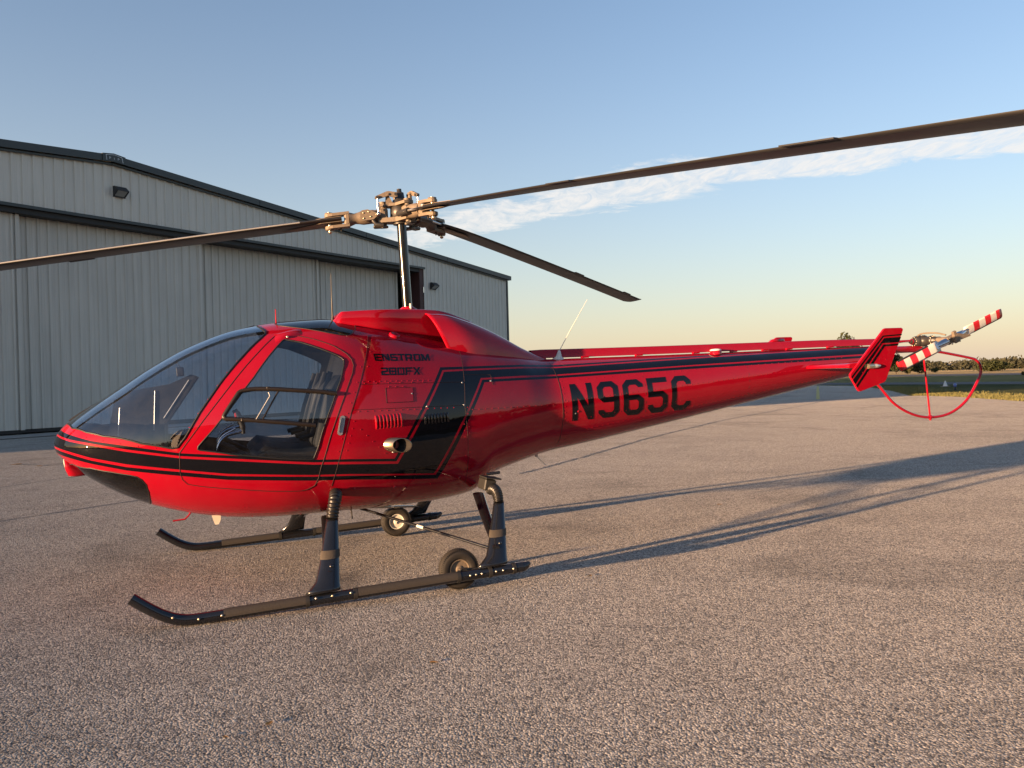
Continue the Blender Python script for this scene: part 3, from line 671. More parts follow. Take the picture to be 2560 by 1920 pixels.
ROOFW = [(-1.00, .012), (-1.03, .04), (-1.03, .072), (-1.01, .098), (-.937, .121), (-.80, .154), (-.677, .182), (-.60, .190), (-.55, .186), (-.515, .171), (-.475, .130), (-.460, .07), (-.475, .03), (-.50, .012)]
CHIN = [(-2.44, 1), (-2.425, .83), (-2.39, .725), (-2.267, .652), (-2.133, .634), (-2.029, .626), (-1.985, .626), (-1.957, .638), (-1.935, .665), (-1.929, .717), (-1.935, .81), (-1.95, .9), (-1.96, 1)]
EDGE = [
    [(-2.53, 1.19), (-2.454, 1.176), (-2.39, 1.155), (-2.246, 1.108), (-2.027, 1.061), (-1.711, .99), (-1.423, .950), (-.891, .869), (-.641, .846), (-.333, .813), (.094, 1.429), (.331, 1.421), (.80, 1.407), (1.158, 1.384), (2.5, 1.376), (4.45, 1.363)],
    [(-2.53, 1.163), (-2.482, 1.153), (-2.388, 1.124), (-2.247, 1.092), (-2.029, 1.039), (-1.712, .972), (-1.425, .931), (-.892, .851), (-.642, .828), (-.321, .792), (.107, 1.407), (.325, 1.402), (.79, 1.390), (1.147, 1.369), (2.5, 1.366), (4.45, 1.354)],
    [(-2.53, 1.148), (-2.476, 1.140), (-2.388, 1.111), (-2.247, 1.078), (-2.03, 1.024), (-1.713, .957), (-1.426, .916), (-.893, .836), (-.643, .811), (-.310, .774), (.115, 1.393), (.321, 1.390), (.785, 1.378), (1.14, 1.359), (2.5, 1.355), (4.45, 1.345)],
    [(-2.53, 1.083), (-2.472, 1.068), (-2.391, 1.045), (-2.255, .999), (-2.037, .943), (-1.719, .883), (-1.433, .829), (-.896, .765), (-.645, .742), (-.031, .665), (.41, 1.327), (.761, 1.320), (1.112, 1.307), (2.45, 1.301), (4.45, 1.28)],
    [(-2.53, 1.068), (-2.474, 1.055), (-2.393, 1.030), (-2.257, .982), (-2.039, .925), (-1.72, .868), (-1.434, .815), (-.897, .753), (-.645, .730), (-.018, .652), (.419, 1.314), (.756, 1.306), (1.108, 1.296), (2.45, 1.290), (4.45, 1.265)],
    [(-2.53, 1.04), (-2.487, 1.027), (-2.4, 1.003), (-2.261, .960), (-2.042, .902), (-1.723, .842), (-1.436, .789), (-.898, .725), (-.645, .702), (.001, .619), (.433, 1.293), (.75, 1.286), (1.098, 1.277), (2.43, 1.267), (4.45, 1.243)]]
KT = 1.4
def dom(x, s_): return (math.sqrt(max(x - XN, 0)) * KT, s_)
def dens_poly(P, step=.015, close=True):
    out = []; n = len(P)
    for i in range(n if close else n - 1):
        p, q = P[i], P[(i + 1) % n]; L = math.hypot(q[0] - p[0], q[1] - p[1]); k = max(1, int(L / step))
        for j in range(k): out.append((p[0] + (q[0] - p[0]) * j / k, p[1] + (q[1] - p[1]) * j / k))
    if not close: out.append(P[-1])
    return out
def inpoly(px, py, poly):
    px = np.asarray(px); py = np.asarray(py); r = np.zeros(px.shape, bool); n = len(poly)
    for i in range(n):
        x0, y0 = poly[i]; x1, y1 = poly[(i + 1) % n]
        cond = ((y0 > py) != (y1 > py)); xi = (x1 - x0) * (py - y0) / ((y1 - y0) if y1 != y0 else 1e-12) + x0
        r ^= cond & (px < xi)
    return r
TM = math.sqrt(XE - XN) * KT
cv, ce = [], []
def constrain(P, close):
    b = len(cv); cv.extend(P); n = len(P)
    for i in range(n if close else n - 1): ce.append((b + i, b + (i + 1) % n))
POLY = {k: [dom(*p) for p in v] for k, v in dict(w=WIND, d=DOOR, v=DWIN, r=ROOFW, c=CHIN).items()}
constrain(dens_poly([(0, 0), (TM, 0), (TM, 1), (0, 1)], .017), True)
for k, P in POLY.items(): constrain(dens_poly(P), True)
tb = dom(XB, 0)[0]; constrain(dens_poly([(tb, 0), (tb, 1)], .02, False), False)
for E1 in EDGE:
    P = dens_poly(E1, .02, False); constrain([dom(x, min(max(s_of_z(x, z), .0), 1.0)) for x, z in P], False)
cva = np.array(cv)
gx = np.arange(.01, TM, .0168); gs = np.arange(1 / 64, 1, 1 / 64)
GX, GS = np.meshgrid(gx, gs, indexing='ij'); GP = np.stack([GX.ravel(), GS.ravel()], -1)
cell = {}
for q in cva: cell.setdefault((int(q[0] / .02), int(q[1] / .02)), []).append(q)
keep = []
for q in GP:
    i, j = int(q[0] / .02), int(q[1] / .02); ok = True
    for di in (-1, 0, 1):
        for dj in (-1, 0, 1):
            for o_ in cell.get((i + di, j + dj), ()):
                if (q[0] - o_[0]) ** 2 + (q[1] - o_[1]) ** 2 < .0085 ** 2: ok = False; break
            if not ok: break
        if not ok: break
    if ok: keep.append(tuple(q))
res = delaunay_2d_cdt([Vector(p) for p in cv + keep], ce, [], 0, 1e-6)
V2 = np.array([(p[0], p[1]) for p in res[0]]); F3 = np.array([tuple(f) for f in res[2] if len(f) == 3])
V2[:, 1] = np.clip(V2[:, 1], 0, 1)
XV = XN + (V2[:, 0] / KT) ** 2; PV = S(XV, V2[:, 1]); NV = nrm(XV, V2[:, 1])
NV[np.sqrt(np.maximum(XV - XN, 0)) < .02] = (-1, 0, 0)
CT = V2[F3].mean(1); CX = XN + (CT[:, 0] / KT) ** 2; CZ = S(CX, CT[:, 1])[:, 2]
e_ = [np.interp(CX, [p[0] for p in E1], [p[1] for p in E1]) for E1 in EDGE]
stripe = ((CZ < e_[0]) & (CZ > e_[1])) | ((CZ < e_[2]) & (CZ > e_[3])) | ((CZ < e_[4]) & (CZ > e_[5]))
ins = {k: inpoly(CT[:, 0], CT[:, 1], P) for k, P in POLY.items()}
reg = np.where(CX > XB, 'b', 's').astype('<U1')
reg[ins['r']] = 'r'; reg[ins['c']] = 'c'; reg[ins['d']] = 'd'; reg[ins['v']] = 'v'; reg[ins['w']] = 'w'
def skin(name, sel, mats, sides, parent, off=0.0, use_stripe=True, flipn=False):
    vs_, ns_, fs_, ms_ = [], [], [], []
    for sd in sides:
        used = np.unique(F3[sel]); base_ = len(vs_)
        P = PV[used] + NV[used] * off; N = NV[used].copy()
        if sd > 0: P = P * (1, -1, 1); N = N * (1, -1, 1)
        if flipn: N = -N
        vs_ += P.tolist(); ns_ += N.tolist()
        loc_ = np.searchsorted(used, F3[sel]); A3, N3 = P[loc_], N[loc_]
        flip = (np.cross(A3[:, 1] - A3[:, 0], A3[:, 2] - A3[:, 0]) * N3.sum(1)).sum(1) < 0
        loc_[flip] = loc_[flip][:, [0, 2, 1]]; loc_ += base_
        fs_ += loc_.tolist(); ms_ += (stripe[sel] & use_stripe).astype(int).tolist()
    me = bpy.data.meshes.new(name); me.from_pydata(vs_, [], fs_)
    for q in mats: me.materials.append(q)
    me.polygons.foreach_set('material_index', ms_); me.polygons.foreach_set('use_smooth', [True] * len(fs_)); me.update()
    try: me.normals_split_custom_set_from_vertices(ns_)
    except Exception as ex: print('normals', ex)
    o = bpy.data.objects.new(name, me); col.objects.link(o); o.parent = parent; return o
RB = [MAT['red'], MAT['black']]
skin('fuselage', reg == 's', RB, (-1, 1), heli)
boom = skin('tail_boom', reg == 'b', RB, (-1, 1), heli)
skin('cabin_lining', (CX < -.1) & ((reg == 's') | (reg == 'd')), [MAT['interior']], (-1, 1), heli, -.014, False, True)
door_o = {}
for sd in (-1, 1):
    skin('windscreen', reg == 'w', [MAT['glass']], (sd,), heli, 0, False)
    skin('roof_window', reg == 'r', [MAT['glass_dark']], (sd,), heli, 0, False)
    skin('chin_window', reg == 'c', [MAT['glass_dark']], (sd,), heli, 0, False)
    d_ = skin('door', reg == 'd', RB, (sd,), heli); door_o[sd] = d_
    skin('door_window', reg == 'v', [MAT['glass_side']], (sd,), d_, 0, False)
def path3(P, off=0.0, close=True, step=.03, sd=-1):
    D = dens_poly(P, step, close); out = []
    for x, s_ in D:
        v = on_xs(x, min(max(s_, 0), 1), off)
        if sd > 0: v.y = -v.y
        out.append(v)
    if close: out.append(out[0].copy())
    return out
for sd in (-1, 1):
    m = MB(); m.tube(path3(WIND[1:-1], .001, False, .03, sd), .0065, 6); m.build('windscreen_seal', MAT['seal'], heli)
    m = MB(); m.tube(path3(DWIN, .001, True, .03, sd), .005, 6); m.build('window_seal', MAT['seal'], door_o[sd])
    m = MB(); m.tube(path3(DOOR, .0005, True, .03, sd), .0028, 5); m.build('door_gap', MAT['seam'], door_o[sd])
    m = MB(); m.tube(path3(ROOFW, .0005, True, .03, sd), .004, 6); m.build('roof_window_seal', MAT['seal'], heli)
    m = MB(); m.tube(path3(CHIN[1:-1], .0005, False, .03, sd), .004, 6); m.build('chin_window_seal', MAT['seal'], heli)
m = MB(); m.tube([on_xs(x, 0, .003) for x in np.linspace(-2.43, -1.165, 40)], .009, 8); m.build('centre_post', MAT['seal'], heli)
# panel joints (fine dark gaps) and rivets
m = MB()
def joint(P, n=24, r=.0016):
    pts = []
    for i in range(len(P) - 1):
        for k in range(n): pts.append((P[i][0] + (P[i + 1][0] - P[i][0]) * k / n, P[i][1] + (P[i + 1][1] - P[i][1]) * k / n))
    pts.append(P[-1])
    for sd in (-1, 1):
        q = [on_body(x, z, .0004) for x, z in pts]
        if sd > 0: q = [Vector((v.x, -v.y, v.z)) for v in q]
        m.tube(q, r, 5)
joint([(-.40, 1.70), (-.446, 1.572), (-.529, 1.364), (-.617, 1.157), (-.73, .822), (-.777, .671)], 8)
joint([(-.533, 1.347), (.006, 1.321), (.257, 1.308)]); joint([(-.605, 1.177), (-.076, 1.153), (.229, 1.138)])
joint([(.31, 1.585), (.278, 1.405), (.24, 1.128), (.243, .983), (.244, .55)], 8)
joint([(1.11, 1.40), (1.11, 1.06), (1.11, .72)], 8, .0022)
joint([(-.355, 1.308), (-.15, 1.299), (-.157, 1.197), (-.359, 1.204), (-.355, 1.308)], 6)
joint([(.29, 1.36), (.50, 1.345), (.50, 1.27)], 6)
joint([(-2.40, .955), (-2.2, .91), (-2.02, .885)], 6, .001); joint([(1.9, 1.24), (1.9, .80)], 6, .0012); joint([(3.0, 1.30), (3.0, .95)], 6, .0012)
m.build('panel_joints', MAT['seam'], heli, 'stuff')
m = MB(); RIV = []
def rivrow(P, sp_, off=0.0):
    for i in range(len(P) - 1):
        L = math.hypot(P[i + 1][0] - P[i][0], P[i + 1][1] - P[i][1]); n = max(1, int(L / sp_))
        for k in range(n):
            x = P[i][0] + (P[i + 1][0] - P[i][0]) * k / n; z = P[i][1] + (P[i + 1][1] - P[i][1]) * k / n
            RIV.append((x, z))
rivrow([(-.435, 1.66), (-.47, 1.572), (-.55, 1.364), (-.64, 1.157), (-.75, .822)], .075)
rivrow([(-.385, 1.66), (-.42, 1.572), (-.50, 1.364)], .075)
rivrow([(-.51, 1.365), (.02, 1.338)], .04); rivrow([(-.50, 1.352), (.02, 1.327)], .08)
rivrow([(-.56, 1.163), (.20, 1.126)], .05); rivrow([(-.33, 1.316), (-.17, 1.309)], .05)
rivrow([(-.60, 1.10), (-.68, .86)], .045); rivrow([(-.56, 1.04), (-.40, .86), (-.36, .84)], .05)
rivrow([(.26, 1.12), (.262, .60)], .045); rivrow([(.222, 1.0), (.224, .58)], .045)
rivrow([(.30, 1.10), (1.08, 1.07)], .055); rivrow([(.28, .60), (.45, .66)], .06)
rivrow([(1.16, 1.09), (4.3, 1.21)], .055); rivrow([(1.15, .93), (4.2, 1.14)], .055); rivrow([(1.25, .84), (4.1, 1.10)], .05); rivrow([(1.3, 1.255), (4.2, 1.262)], .075)
rivrow([(1.135, 1.25), (1.13, .85)], .05); rivrow([(-1.62, .50), (-.80, .44)], .16); rivrow([(-1.35, .575), (-1.30, .57)], .025); rivrow([(-1.35, .60), (-1.30, .595)], .025); rivrow([(-1.1, .53), (-.8, .51)], .09)
rivrow([(-.40, .60), (.3, .57)], .17)
for x, s_ in [(-1.70, .455), (-1.645, .42), (-1.585, .385), (-1.52, .35), (-1.455, .315), (-1.39, .28), (-1.32, .248), (-1.25, .215), (-1.19, .187)]:
    RIV.append((x, float(on_xs(x, s_ + .012).z)))
for x in np.arange(-2.38, -1.75, .105): RIV.append((x, float(np.interp(x, [-2.456, -2.381, -2.246, -2.027, -1.727], [1.190, 1.172, 1.126, 1.073, 1.012])) - .004))
for x, z in RIV:
    p, nn = (Vector(q) for q in body_pn(x, z))
    m.dome(p, nn, .0044, .0026, 6)
for x, z in [(.05, .56), (-.33, .60), (-.62, .63), (.18, .60), (1.25, 1.0)]:
    p, nn = (Vector(q) for q in body_pn(x, z)); m.dome(p, nn, .010, .006, 10)
m.build('rivets', MAT['red'], heli, 'stuff')
m = MB()
for x, z in [(-.165, 1.255), (.245, 1.305), (.235, 1.14), (.49, 1.30), (-.06, 1.155), (-.34, .86), (-.36, .955), (1.225, .985)]:
    p, nn = (Vector(q) for q in body_pn(x, z)); m.dome(p, nn, .0075, .004, 8)
m.build('fasteners', MAT['alu'], heli, 'stuff')
# hatch panel
m = MB()
def patch(m, corners, nx, ny, off, mat=0):
    """quad on the body given by (x,z) corners bl, br, tr, tl"""
    V = []
    for j in range(ny + 1):
        for i in range(nx + 1):
            u, v = i / nx, j / ny; x = (corners[0][0] * (1 - u) + corners[1][0] * u) * (1 - v) + (corners[3][0] * (1 - u) + corners[2][0] * u) * v
            z = (corners[0][1] * (1 - u) + corners[1][1] * u) * (1 - v) + (corners[3][1] * (1 - u) + corners[2][1] * u) * v
            V.append(on_body(x, z, off))
    F_ = [(j * (nx + 1) + i, j * (nx + 1) + i + 1, (j + 1) * (nx + 1) + i + 1, (j + 1) * (nx + 1) + i) for j in range(ny) for i in range(nx)]
    m.add(V, F_, mat, True)
patch(m, [(-.352, 1.207), (-.16, 1.200), (-.153, 1.296), (-.348, 1.305)], 8, 4, .0022); m.build('access_hatch', MAT['red'], heli)
# louvres
def louvres(x0, x1, z0, z1, mat, cnt=8):
    for k in range(cnt):
        x = x0 + (x1 - x0) * k / (cnt - 1); m = MB(); rings = []
        for j in range(9):
            v = j / 8; z = z0 + (z1 - z0) * v; hgt = .013 * math.sin(math.pi * v) ** .35 if 0 < v < 1 else .0
            rings.append([on_body(x - .010, z, 0), on_body(x - .007, z, hgt), on_body(x + .001, z, hgt), on_body(x + .009, z, hgt * .25), on_body(x + .011, z, 0)])
        m.loft(rings, False, False); m.build('louvre', mat, heli)
louvres(-.445, -.265, 1.03, 1.125, MAT['red']); louvres(-.083, .092, 1.028, 1.10, MAT['black'])
# lettering
def glyph_mesh(m, outline, holes, fmap, off):
    pts, ed = [], []
    def ring(P):
        D = dens_poly(P, .35); b = len(pts); pts.extend(D); n = len(D)
        for i in range(n): ed.append((b + i, b + (i + 1) % n))
    ring(outline)
    for h in holes: ring(h)
    xs_ = [p[0] for p in outline]; ys_ = [p[1] for p in outline]
    for gx_ in np.arange(min(xs_) + .25, max(xs_), .5):
        for gy_ in np.arange(min(ys_) + .25, max(ys_), .5): pts.append((float(gx_), float(gy_)))
    rs = delaunay_2d_cdt([Vector(p) for p in pts], ed, [], 0, 1e-6)
    V = [fmap(p[0], p[1], off) for p in rs[0]]; Fs = []
    for f in rs[2]:
        cx_ = sum(rs[0][i][0] for i in f) / len(f); cy_ = sum(rs[0][i][1] for i in f) / len(f)
        if inpoly(np.array([cx_]), np.array([cy_]), outline)[0] and not any(inpoly(np.array([cx_]), np.array([cy_]), h)[0] for h in holes): Fs.append(tuple(f))
    m.add(V, Fs, 0, True)
G = {
 'N': ([(0, 0), (1, 0), (1, 4.6), (3, 0), (4, 0), (4, 7), (3, 7), (3, 2.5), (1.02, 7), (0, 7)], []),
 '9': ([(0, 1), (1, 0), (3, 0), (4, 1), (4, 6), (3, 7), (1, 7), (0, 6), (0, 4), (1, 3), (3, 3), (3, 1.45), (2.6, 1.05), (1.4, 1.05), (1, 1.45), (1, 1.6), (0, 1.6)], [[(1, 4.4), (1.4, 4), (3, 4), (3, 5.55), (2.6, 5.95), (1.4, 5.95), (1, 5.55)]]),
 '5': ([(0, 1), (1, 0), (3, 0), (4, 1), (4, 3.3), (3, 4.3), (1, 4.3), (1, 6), (4, 6), (4, 7), (0, 7), (0, 3.2), (2.6, 3.2), (3, 2.8), (3, 1.5), (2.6, 1.05), (1.4, 1.05), (1, 1.45), (1, 1.7), (0, 1.7)], []),
 'C': ([(0, 1), (1, 0), (3, 0), (4, 1), (4, 1.8), (3, 1.8), (3, 1.5), (2.6, 1.05), (1.4, 1.05), (1, 1.5), (1, 5.5), (1.4, 5.95), (2.6, 5.95), (3, 5.5), (3, 5.2), (4, 5.2), (4, 6), (3, 7), (1, 7), (0, 6)], [])}
G['6'] = ([(4 - x, 7 - y) for x, y in G['9'][0]], [[(4 - x, 7 - y) for x, y in G['9'][1][0]]])
for k, ch in enumerate('N965C'):
    m = MB(); x0 = 1.195 + .2415 * k
    glyph_mesh(m, *G[ch], lambda a_, b_, o_: on_body(x0 + a_ / 4 * .197, (.926 + b_ / 7 * .296) - .004 * k / 4, o_), .0018)
    m.build('registration_character', MAT['black'], boom)
T_ = .21
def rr_(x0, y0, x1, y1, c=.12): return [(x0 + c, y0), (x1 - c, y0), (x1, y0 + c), (x1, y1 - c), (x1 - c, y1), (x0 + c, y1), (x0, y1 - c), (x0, y0 + c)]
LG = {
 'E': ([(.10, 0), (1.25, 0), (1.25, .2), (.32, .2), (.32, .4), (1.18, .4), (1.18, .6), (.32, .6), (.32, .8), (1.25, .8), (1.25, 1), (0, 1), (0, .1)], []),
 'N': ([(0, 0), (.3, 0), (.3, .62), (.95, 0), (1.3, 0), (1.3, 1), (1.0, 1), (1.0, .40), (.36, 1), (0, 1)], []),
 'S': ([(0, 0), (1.15, 0), (1.3, .14), (1.3, .46), (1.15, .6), (.32, .6), (.32, .8), (1.25, .8), (1.25, 1), (.14, 1), (0, .86), (0, .54), (.14, .4), (.98, .4), (.98, .2), (0, .2)], []),
 'T': ([(.45, 0), (.77, 0), (.77, .8), (1.2, .8), (1.2, 1), (0, 1), (0, .8), (.45, .8)], []),
 'R': ([(0, 0), (.3, 0), (.3, .3), (.62, .3), (.98, 0), (1.38, 0), (.98, .33), (1.15, .33), (1.28, .45), (1.28, .88), (1.15, 1), (0, 1)], [[(.3, .5), (.3, .8), (.96, .8), (.96, .5)]]),
 'O': (rr_(0, 0, 1.3, 1), [rr_(.32, .2, .98, .8, .06)]),
 'M': ([(0, 0), (.3, 0), (.3, .6), (.62, 0), (.92, 0), (1.24, .6), (1.24, 0), (1.54, 0), (1.54, 1), (1.16, 1), (.77, .34), (.38, 1), (0, 1)], []),
 '2': ([(0, 0), (1.2, 0), (1.2, .2), (.34, .2), (.34, .4), (1.06, .4), (1.2, .52), (1.2, .88), (1.06, 1), (0, 1), (0, .8), (.88, .8), (.88, .6), (.14, .6), (0, .48)], []),
 '8': (rr_(0, 0, 1.25, 1), [rr_(.3, .19, .95, .41, .04), rr_(.3, .59, .95, .81, .04)]),
 '0': (rr_(0, 0, 1.25, 1), [rr_(.3, .2, .95, .8, .06)]),
 'F': ([(0, 0), (.3, 0), (.3, .4), (1.05, .4), (1.05, .6), (.3, .6), (.3, .8), (1.2, .8), (1.2, 1), (0, 1)], []),
 'X': ([(0, 0), (.38, 0), (.66, .33), (.94, 0), (1.32, 0), (.86, .5), (1.32, 1), (.94, 1), (.66, .67), (.38, 1), (0, 1), (.46, .5)], [])}
def word(name, txt, tl, tr, bl, br, parent):
    adv = [LG[c][0] and max(p[0] for p in LG[c][0]) for c in txt]; gap = .13; tot = sum(adv) + gap * (len(txt) - 1); x = 0
    for ch, w_ in zip(txt, adv):
        m = MB(); K = 6.0
        def fm(a_, b_, o_, x=x):
            u = (x + a_ / K) / tot; v = b_ / K
            X = (bl[0] * (1 - u) + br[0] * u) * (1 - v) + (tl[0] * (1 - u) + tr[0] * u) * v; Z = (bl[1] * (1 - u) + br[1] * u) * (1 - v) + (tl[1] * (1 - u) + tr[1] * u) * v
            return on_body(X, Z, o_)
        ol, ho = LG[ch]; glyph_mesh(m, [(p[0] * K, p[1] * K) for p in ol], [[(p[0] * K, p[1] * K) for p in h] for h in ho], fm, .0018)
        m.build(name, MAT['black'], parent); x += w_ + gap
word('maker_letter', 'ENSTROM', (-.403, 1.556), (.03, 1.532), (-.398, 1.503), (.024, 1.481), heli)
word('type_letter', '280FX', (-.368, 1.454), (-.064, 1.439), (-.371, 1.399), (-.074, 1.384), heli)
# door handle
for sd in (-1,):
    m = MB(); cx_, cz_, ux, uz = -.690, 1.080, .030, .115
    L = math.hypot(ux, uz); ux, uz = ux / L, uz / L
    def stad(hl, r, n=10): return [(hl * sg + r * math.cos(t), r * math.sin(t)) for sg, a0 in ((1, -math.pi / 2), (-1, math.pi / 2)) for t in np.linspace(a0, a0 + math.pi, n)]
    def hm(a_, b_, d): return on_body(cx_ + a_ * ux - b_ * uz, cz_ + a_ * uz + b_ * ux, d)
    m.prism(stad(.049, .018), hm, 0, .004); h_ = fix_normals(m.build('handle_plate', MAT['alu'], door_o[sd]))
    m = MB(); m.prism(stad(.040, .010), hm, .004, .009); fix_normals(m.build('handle_lever', MAT['steel'], h_))
    m = MB(); o_ = hm(.046, 0, .004); m.dome(o_, Vector((0, -1, 0)), .006, .004, 8); m.build('lock', MAT['hub_dark'], h_)
# door hinge fairing
m = MB(); rings = []
for k in range(11):
    t = k / 10; x = -1.06 + .19 * t; s0 = .195 - .03 * t; b = math.sin(math.pi * min(1, t * 1.0)) ** .8
    rings.append([on_xs(x, s0 - .03, .0), on_xs(x, s0 - .02, .012 * b), on_xs(x, s0, .017 * b), on_xs(x, s0 + .012, .010 * b), on_xs(x, s0 + .016, 0)])
m.loft(rings, False, False); fix_normals(m.build('hinge_fairing', MAT['red'], door_o[-1]))
m = MB(); m.dome(on_xs(-.975, .192, .012), Vector((0, -1, .2)), .009, .006, 8); m.build('hinge_bolt', MAT['brass'], door_o[-1])
# sliding vent window in the door: frame rails standing proud of the pane
def xs_of_px(): pass
VF = [(-1.345, .405), (-1.325, .415), (-1.00, .440), (-.88, .452), (-1.31, .400)]
def vp(x, z, off=.008): return on_body(x, z, off)
m = MB()
top = [vp(x, z) for x, z in [(-1.30, 1.36), (-1.22, 1.365), (-1.10, 1.355), (-.95, 1.335), (-.80, 1.315), (-.70, 1.295)]]
bot = [vp(x, z) for x, z in [(-1.42, 1.185), (-1.33, 1.175), (-1.2, 1.155), (-1.05, 1.13), (-.92, 1.108), (-.86, 1.097)]]
fr_ = [vp(x, z) for x, z in [(-1.30, 1.36), (-1.325, 1.35), (-1.345, 1.325), (-1.40, 1.25), (-1.43, 1.205), (-1.425, 1.19), (-1.40, 1.182)]]
m.tube(catmull(top, 4), .0145, 8); m.build('vent_top_rail', MAT['frame'], door_o[-1])
m = MB(); m.tube(catmull(bot, 4), .0145, 8); m.build('vent_bottom_rail', MAT['frame'], door_o[-1])
m = MB(); m.tube(catmull(fr_, 4), .014, 8); m.build('vent_front_frame', MAT['frame'], door_o[-1])
m = MB(); m.tube([vp(-1.075, 1.348, .004), vp(-1.20, 1.155, .004)], .006, 8); m.build('vent_slider_edge', MAT['frame'], door_o[-1])
m = MB(); m.tube([vp(-1.142, 1.335, .016), vp(-1.135, 1.31, .018), vp(-1.235, 1.165, .018), vp(-1.265, 1.172, .016)], .0028, 6); m.build('vent_pull_cord', MAT['white'], door_o[-1])
m = MB()
for x, z in [(-1.14, 1.362), (-1.315, 1.172)]: m.box(vp(x, z, .012), (.026, .02, .022), None, 0, .004)
m.build('vent_latch', MAT['frame'], door_o[-1])

# ------------------------------------------------------------------ rotor pylon and air scoop
cw = pchip([-.62, -.58, -.35, 0, .25, .5], [.20, .245, .25, .19, .14, .10]); ct = pchip([-.62, -.60, -.55, -.2, 0, .2, .5], [1.825, 1.84, 1.893, 1.897, 1.893, 1.88, 1.78])
m = MB(); rings = []
for x in np.concatenate([np.linspace(-.62, -.55, 6), np.linspace(-.53, .5, 30)]):
    w_, zt_ = float(cw(x)), float(ct(x)); zb_ = float(np.interp(x, [-.62, -.3, .5], [1.77, 1.66, 1.50])); rr2 = .035; P = []
    P.append(Vector((x, -w_ - .02, zb_)))
    for t in np.linspace(0, math.pi / 2, 6): P.append(Vector((x, -w_ + rr2 - rr2 * math.cos(t), zt_ - rr2 + rr2 * math.sin(t))))
    for t in np.linspace(math.pi / 2, 0, 6): P.append(Vector((x, w_ - rr2 + rr2 * math.cos(t), zt_ - rr2 + rr2 * math.sin(t))))
    P.append(Vector((x, w_ + .02, zb_))); rings.append(P)
m.loft(rings, True, True); fix_normals(m.build('rotor_pylon', MAT['red'], heli))
# scoop: a shell open to the front, thick rim, running back onto the boom
fw = pchip([.10, .3, .5, .7, .9, 1.05, 1.14], [.335, .33, .30, .25, .18, .11, .05]); ft = pchip([.10, .22, .40, .6, .75, .9, 1.05, 1.14], [1.868, 1.858, 1.802, 1.715, 1.635, 1.55, 1.480, 1.452])
def scoop_ring(x, inset, lean):
    w_, zt_ = float(fw(x)) - inset, float(ft(x)) - inset; P = []; n = 26
    for k in range(n + 1):
        t = math.pi * k / n; ex = 2 / 3.4; cs_, sn_ = math.cos(t), math.sin(t)
        y = -w_ * math.copysign(abs(cs_) ** ex, cs_)
        xb = min(max(x, -2), 1.2); zb_ = float(ZM(xb) + (ZT(xb) - ZM(xb)) * max(1 - (min(abs(w_), .9 * WW(xb)) / WW(xb)) ** 2.2, 0) ** .45) - .05
        z = zb_ + (zt_ - zb_) * abs(sn_) ** ex
        P.append(Vector((x + lean * (1 - (z - zb_) / max(zt_ - zb_, .01)), y, z)))
    return P
m = MB(); xs_ = np.concatenate([np.linspace(.10, .30, 8), np.linspace(.34, 1.14, 26)])
outer = [scoop_ring(x, 0, .13 * max(0, 1 - (x - .1) / .5)) for x in xs_]
inner = [scoop_ring(x, .014, .13 * max(0, 1 - (x - .1) / .5)) for x in np.linspace(.10, .55, 10)]
m.loft(outer, False, False); rim = [a_.lerp(b_, .5) + Vector((-.012, 0, .0)) for a_, b_ in zip(outer[0], inner[0])]
m.loft([outer[0], rim, inner[0]], False, False); m.loft(inner, False, False)
m.add(inner[-1], [tuple(range(len(inner[-1])))], 1, False)  # near-black end face paints in the shade deep inside the scoop
fix_normals(m.build('air_scoop', [MAT['red'], MAT['soot_shade']], heli))
# fuel cap
m = MB(); c0 = on_body(-.19, 1.685, -.004); nn = Vector(nrm(np.array([-.19]), np.array([s_of_z(-.19, 1.685)]))[0])
m.lathe([(0, .045), (.018, .043), (.024, .036), (.024, .028), (.018, .024), (.018, .001)], c0, nn, 20); m.build('fuel_cap', MAT['red'], heli)
# exhaust
m = MB(); p0 = Vector((-.372, -.70, .916)); p1 = Vector((-.290, -.800, .908)); ax = (p1 - p0).normalized(); L = (p1 - p0).length
b1 = Vector((0, 0, 1)); b1 = (b1 - ax * b1.dot(ax)).normalized(); b2 = ax.cross(b1)
cutn = Vector((-.05, -1, .02)).normalized()
def xring(rad, base, cut):
    out = []
    for k in range(28):
        t = 2 * math.pi * k / 28; q = p0 + (b1 * math.cos(t) + b2 * math.sin(t)) * rad
        d = (p1 - q).dot(cutn) / ax.dot(cutn) if cut else base
        out.append(q + ax * d)
    return out
m.loft([xring(.050, -.03, False), xring(.050, 0, True), xring(.0465, 0, True)], True, False, 0)
m.loft([xring(.0463, 0, True), xring(.0455, .005, False), xring(.043, -.02, False)], True, False, 1); m.add(xring(.043, -.02, False), [tuple(range(28))], 1, False)
m.lathe([(-.03, .030), (.05, .030)], p0, ax, 16, 1)
fix_normals(m.build('exhaust_pipe', [MAT['exhaust'], MAT['soot_shade']], heli))
